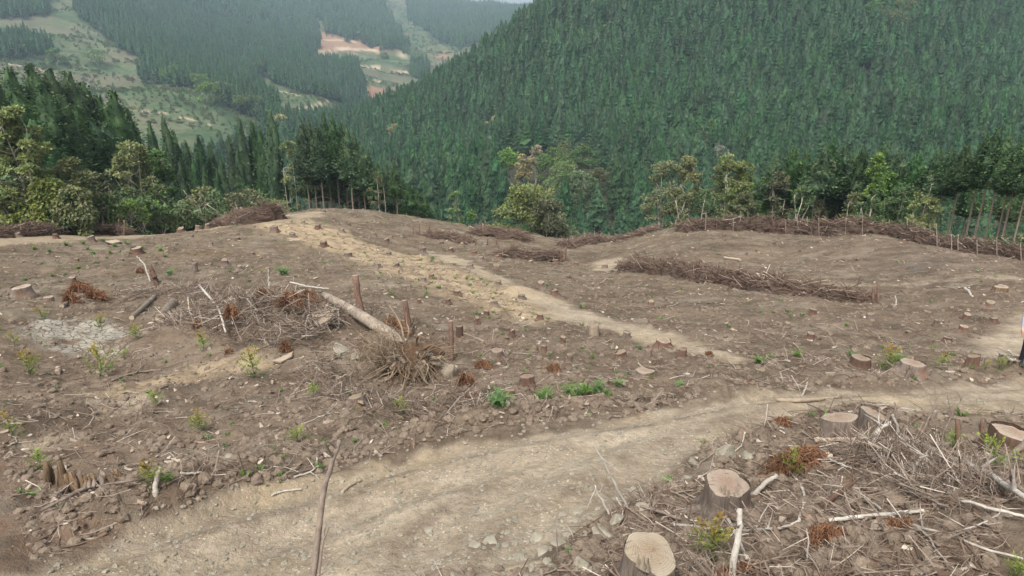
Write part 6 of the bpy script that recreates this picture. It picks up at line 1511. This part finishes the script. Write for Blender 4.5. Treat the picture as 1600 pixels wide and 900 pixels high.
# ------------------------------------------------------------------ litter over the whole clearing (past counting)
def twig_mesh(seed, tint, fork):
    g = np.random.default_rng(seed); b = MB(); p = np.array([[-.5, 0, 0], [-.15, g.normal(0, .05), .02], [.2, g.normal(0, .07), .03], [.5, g.normal(0, .1), 0]])
    v, t, q = path_tube(p, [.012, .010, .008, .004], 4, cap=False); b.add(v, t, q, tint=tint)
    for k in range(fork):
        i = g.integers(1, 3); v, q = tubes([p[i]], [p[i] + [g.uniform(.1, .35), g.uniform(-.25, .25), g.uniform(0, .15)]], .006, .003, 3); b.add(v, quads=q, tint=tint)
    return b.mesh('twig', M['twig'])
def chip_mesh(seed, tint):
    g = np.random.default_rng(seed); n = 6; a = np.sort(g.uniform(0, 6.28, n)); v = np.stack([np.cos(a) * .5, np.sin(a) * .2, g.normal(0, .03, n)], 1)
    V = np.concatenate([v, v * [.9, .9, 1] + [0, 0, .06]]); b = MB(); b.add(np.concatenate([V, [[0, 0, .08]]]), [[n + k, n + (k + 1) % n, 2 * n] for k in range(n)], [[k, (k + 1) % n, n + (k + 1) % n, n + k] for k in range(n)], tint=tint); return b.mesh('chip', M['chip'])
def lump_mesh(seed, mat):
    g = np.random.default_rng(seed); bm = bmesh.new(); bmesh.ops.create_icosphere(bm, subdivisions=2, radius=.5)
    for v in bm.verts: v.co *= 1 + float(g.normal(0, .12)); v.co.z *= .7
    m = bpy.data.meshes.new('clod'); bm.to_mesh(m); bm.free(); m.materials.append(M[mat]); return m
def field_points(n, r0, r1, seed, azl=40, power=0.0):
    g = np.random.default_rng(seed); u = g.uniform(0, 1, n); r = np.exp(math.log(r0) + u * math.log(r1 / r0)); a = g.uniform(-azl, azl, n) * D2; return r * np.sin(a), r * np.cos(a), r, a
def litter(name, n, r0, r1, seed, protos, smin, smax, onroad, clump=0.0, grow=0.0, flat=.25, filt=None, prob=None):
    g = np.random.default_rng(seed); x, y, r, a = field_points(n, r0, r1, seed)
    rs = road_sd(x, y); k = (r < crest_r(a) + 3) & ((rs > 0.1) | (g.uniform(0, 1, n) < onroad)) & (poly_sd(MUD, x, y) > -.2)
    if clump: k &= fbm(x / 1.6, y / 1.6, 3, seed + 7) > clump
    if filt is not None: k &= filt(x, y)
    x, y, r = x[k], y[k], r[k]; m = len(x); s = (smin + (smax - smin) * g.uniform(0, 1, m) ** 2.2) * (1 + grow * r)
    rot = np.stack([g.normal(0, flat * .5, m), g.normal(0, flat, m), g.uniform(0, 6.28, m)], 1)
    c = proto_collection(name, [('bit', q) for q in protos])
    scatter(name, np.stack([x, y, H(x, y) + s * .02], 1), rot, np.stack([s, s, s], 1), g.integers(0, len(protos), m) if prob is None else g.choice(len(protos), m, p=prob), c)
TW = [twig_mesh(700 + k, t, f) for k, (t, f) in enumerate([(.1, 1), (.3, 2), (.45, 1), (.55, 2), (.7, 0), (.8, 2), (.9, 1), (1.0, 0)])]
CH = [chip_mesh(720 + k, t) for k, t in enumerate([.05, .2, .35, .5, .65, .8, 1.0])]
CL = [lump_mesh(740 + k, 'clod') for k in range(4)]; RK = [lump_mesh(750 + k, 'rock') for k in range(3)]
litter('twig_litter', 21000, 4.4, 72, 31, TW, .10, .65, .05, grow=.012, prob=[.18, .2, .18, .15, .11, .09, .05, .04])
litter('twig_litter', 9000, 4.4, 40, 37, TW, .15, .8, .0, clump=.12, flat=.5, prob=[.15, .2, .18, .15, .12, .09, .06, .05])
litter('chip_litter', 16000, 4.4, 75, 33, CH, .04, .2, .04, grow=.02, flat=.35, prob=[.2, .22, .2, .15, .1, .08, .05])
litter('soil_clods', 12000, 5, 60, 35, CL, .03, .16, .03, clump=.0, grow=.01)
litter('soil_clods', 6000, 8, 19, 36, CL, .03, .20, .0, filt=lambda x, y: np.abs(poly_sd(ROAD_MAIN, x, y) - .55) < .55)
litter('road_gravel', 12000, 5, 34, 39, RK, .012, .075, 1.0, filt=lambda x, y: road_sd(x, y) < .2)
SLOPE = poly_world([(940,850),(1000,800),(1060,770),(1100,740),(1200,690),(1300,690),(1420,690),(1560,720),(1700,760),(1700,960),(1000,960)])
litter('slope_slash', 8500, 4.2, 12, 41, TW, .08, .6, .0, flat=.35, filt=lambda x, y: poly_sd(SLOPE, x, y) < .1, prob=[.2, .24, .2, .15, .09, .06, .04, .02])
# sparse low weeds
def weed_mesh(seed):
    g = np.random.default_rng(seed); n = 14; a = g.uniform(0, 6.28, n); v, t = cards(np.stack([np.cos(a) * .1, np.sin(a) * .1, 0 * a], 1), np.stack([np.cos(a) * .6, np.sin(a) * .6, g.uniform(.5, 1.2, n)], 1), g.normal(0, 1, (n, 3)), g.uniform(.5, 1, n), .22, .1); return MB().add(v, tris=t, tint=np.repeat(g.uniform(.2, .9, n), 4)).mesh('weed', M['herb'])
WD = [weed_mesh(760 + k) for k in range(4)]
STRIP = np.array([G(p_, q_)[:2] for p_, q_ in [(735,628),(780,630),(830,622),(870,616),(920,610),(970,604)]])
def near_strip(x, y): return np.min([np.hypot(x - s_[0], y - s_[1]) for s_ in STRIP], 0) < 0.75
litter('low_weeds', 9000, 12, 17, 47, WD, .06, .26, .0, clump=.06, flat=.3, filt=near_strip)
litter('low_weeds', 2600, 9, 70, 43, WD, .03, .13, .02, clump=.16, grow=.012, flat=.2)
litter('low_weeds', 1500, 20, 75, 44, WD, .04, .15, .05, grow=.012, flat=.2, filt=lambda x, y: np.abs(poly_sd(OCHRE, x, y)) < 2.2)
HAZE=0.00018

# ------------------------------------------------------------------ haze
bm = bmesh.new(); bmesh.ops.create_cube(bm, size=1.0)
me = bpy.data.meshes.new('haze'); bm.to_mesh(me); bm.free()
hz = bpy.data.objects.new('haze', me); COL.objects.link(hz)
hm = bpy.data.materials.new('haze'); hm.use_nodes = True; hm.node_tree.nodes.clear()
_o = hm.node_tree.nodes.new('ShaderNodeOutputMaterial'); _v = hm.node_tree.nodes.new('ShaderNodeVolumePrincipled')
_v.inputs['Color'].default_value = (0.66, 0.83, 1.0, 1); _v.inputs['Density'].default_value = HAZE; _v.inputs['Anisotropy'].default_value = 0.1
hm.node_tree.links.new(_v.outputs[0], _o.inputs['Volume']); me.materials.append(hm)
_zs = [np.array([v.co.z for v in o.data.vertices]) for o in (mountain, mountain2, hillside, ground)]
zlo, zhi = min(z.min() for z in _zs) - 1.0, max(z.max() for z in _zs) + 45.0
hz.location = (0, 1700, (zlo + zhi) / 2); hz.scale = (7800, 4600, zhi - zlo)
tag(hz, kind='stuff')
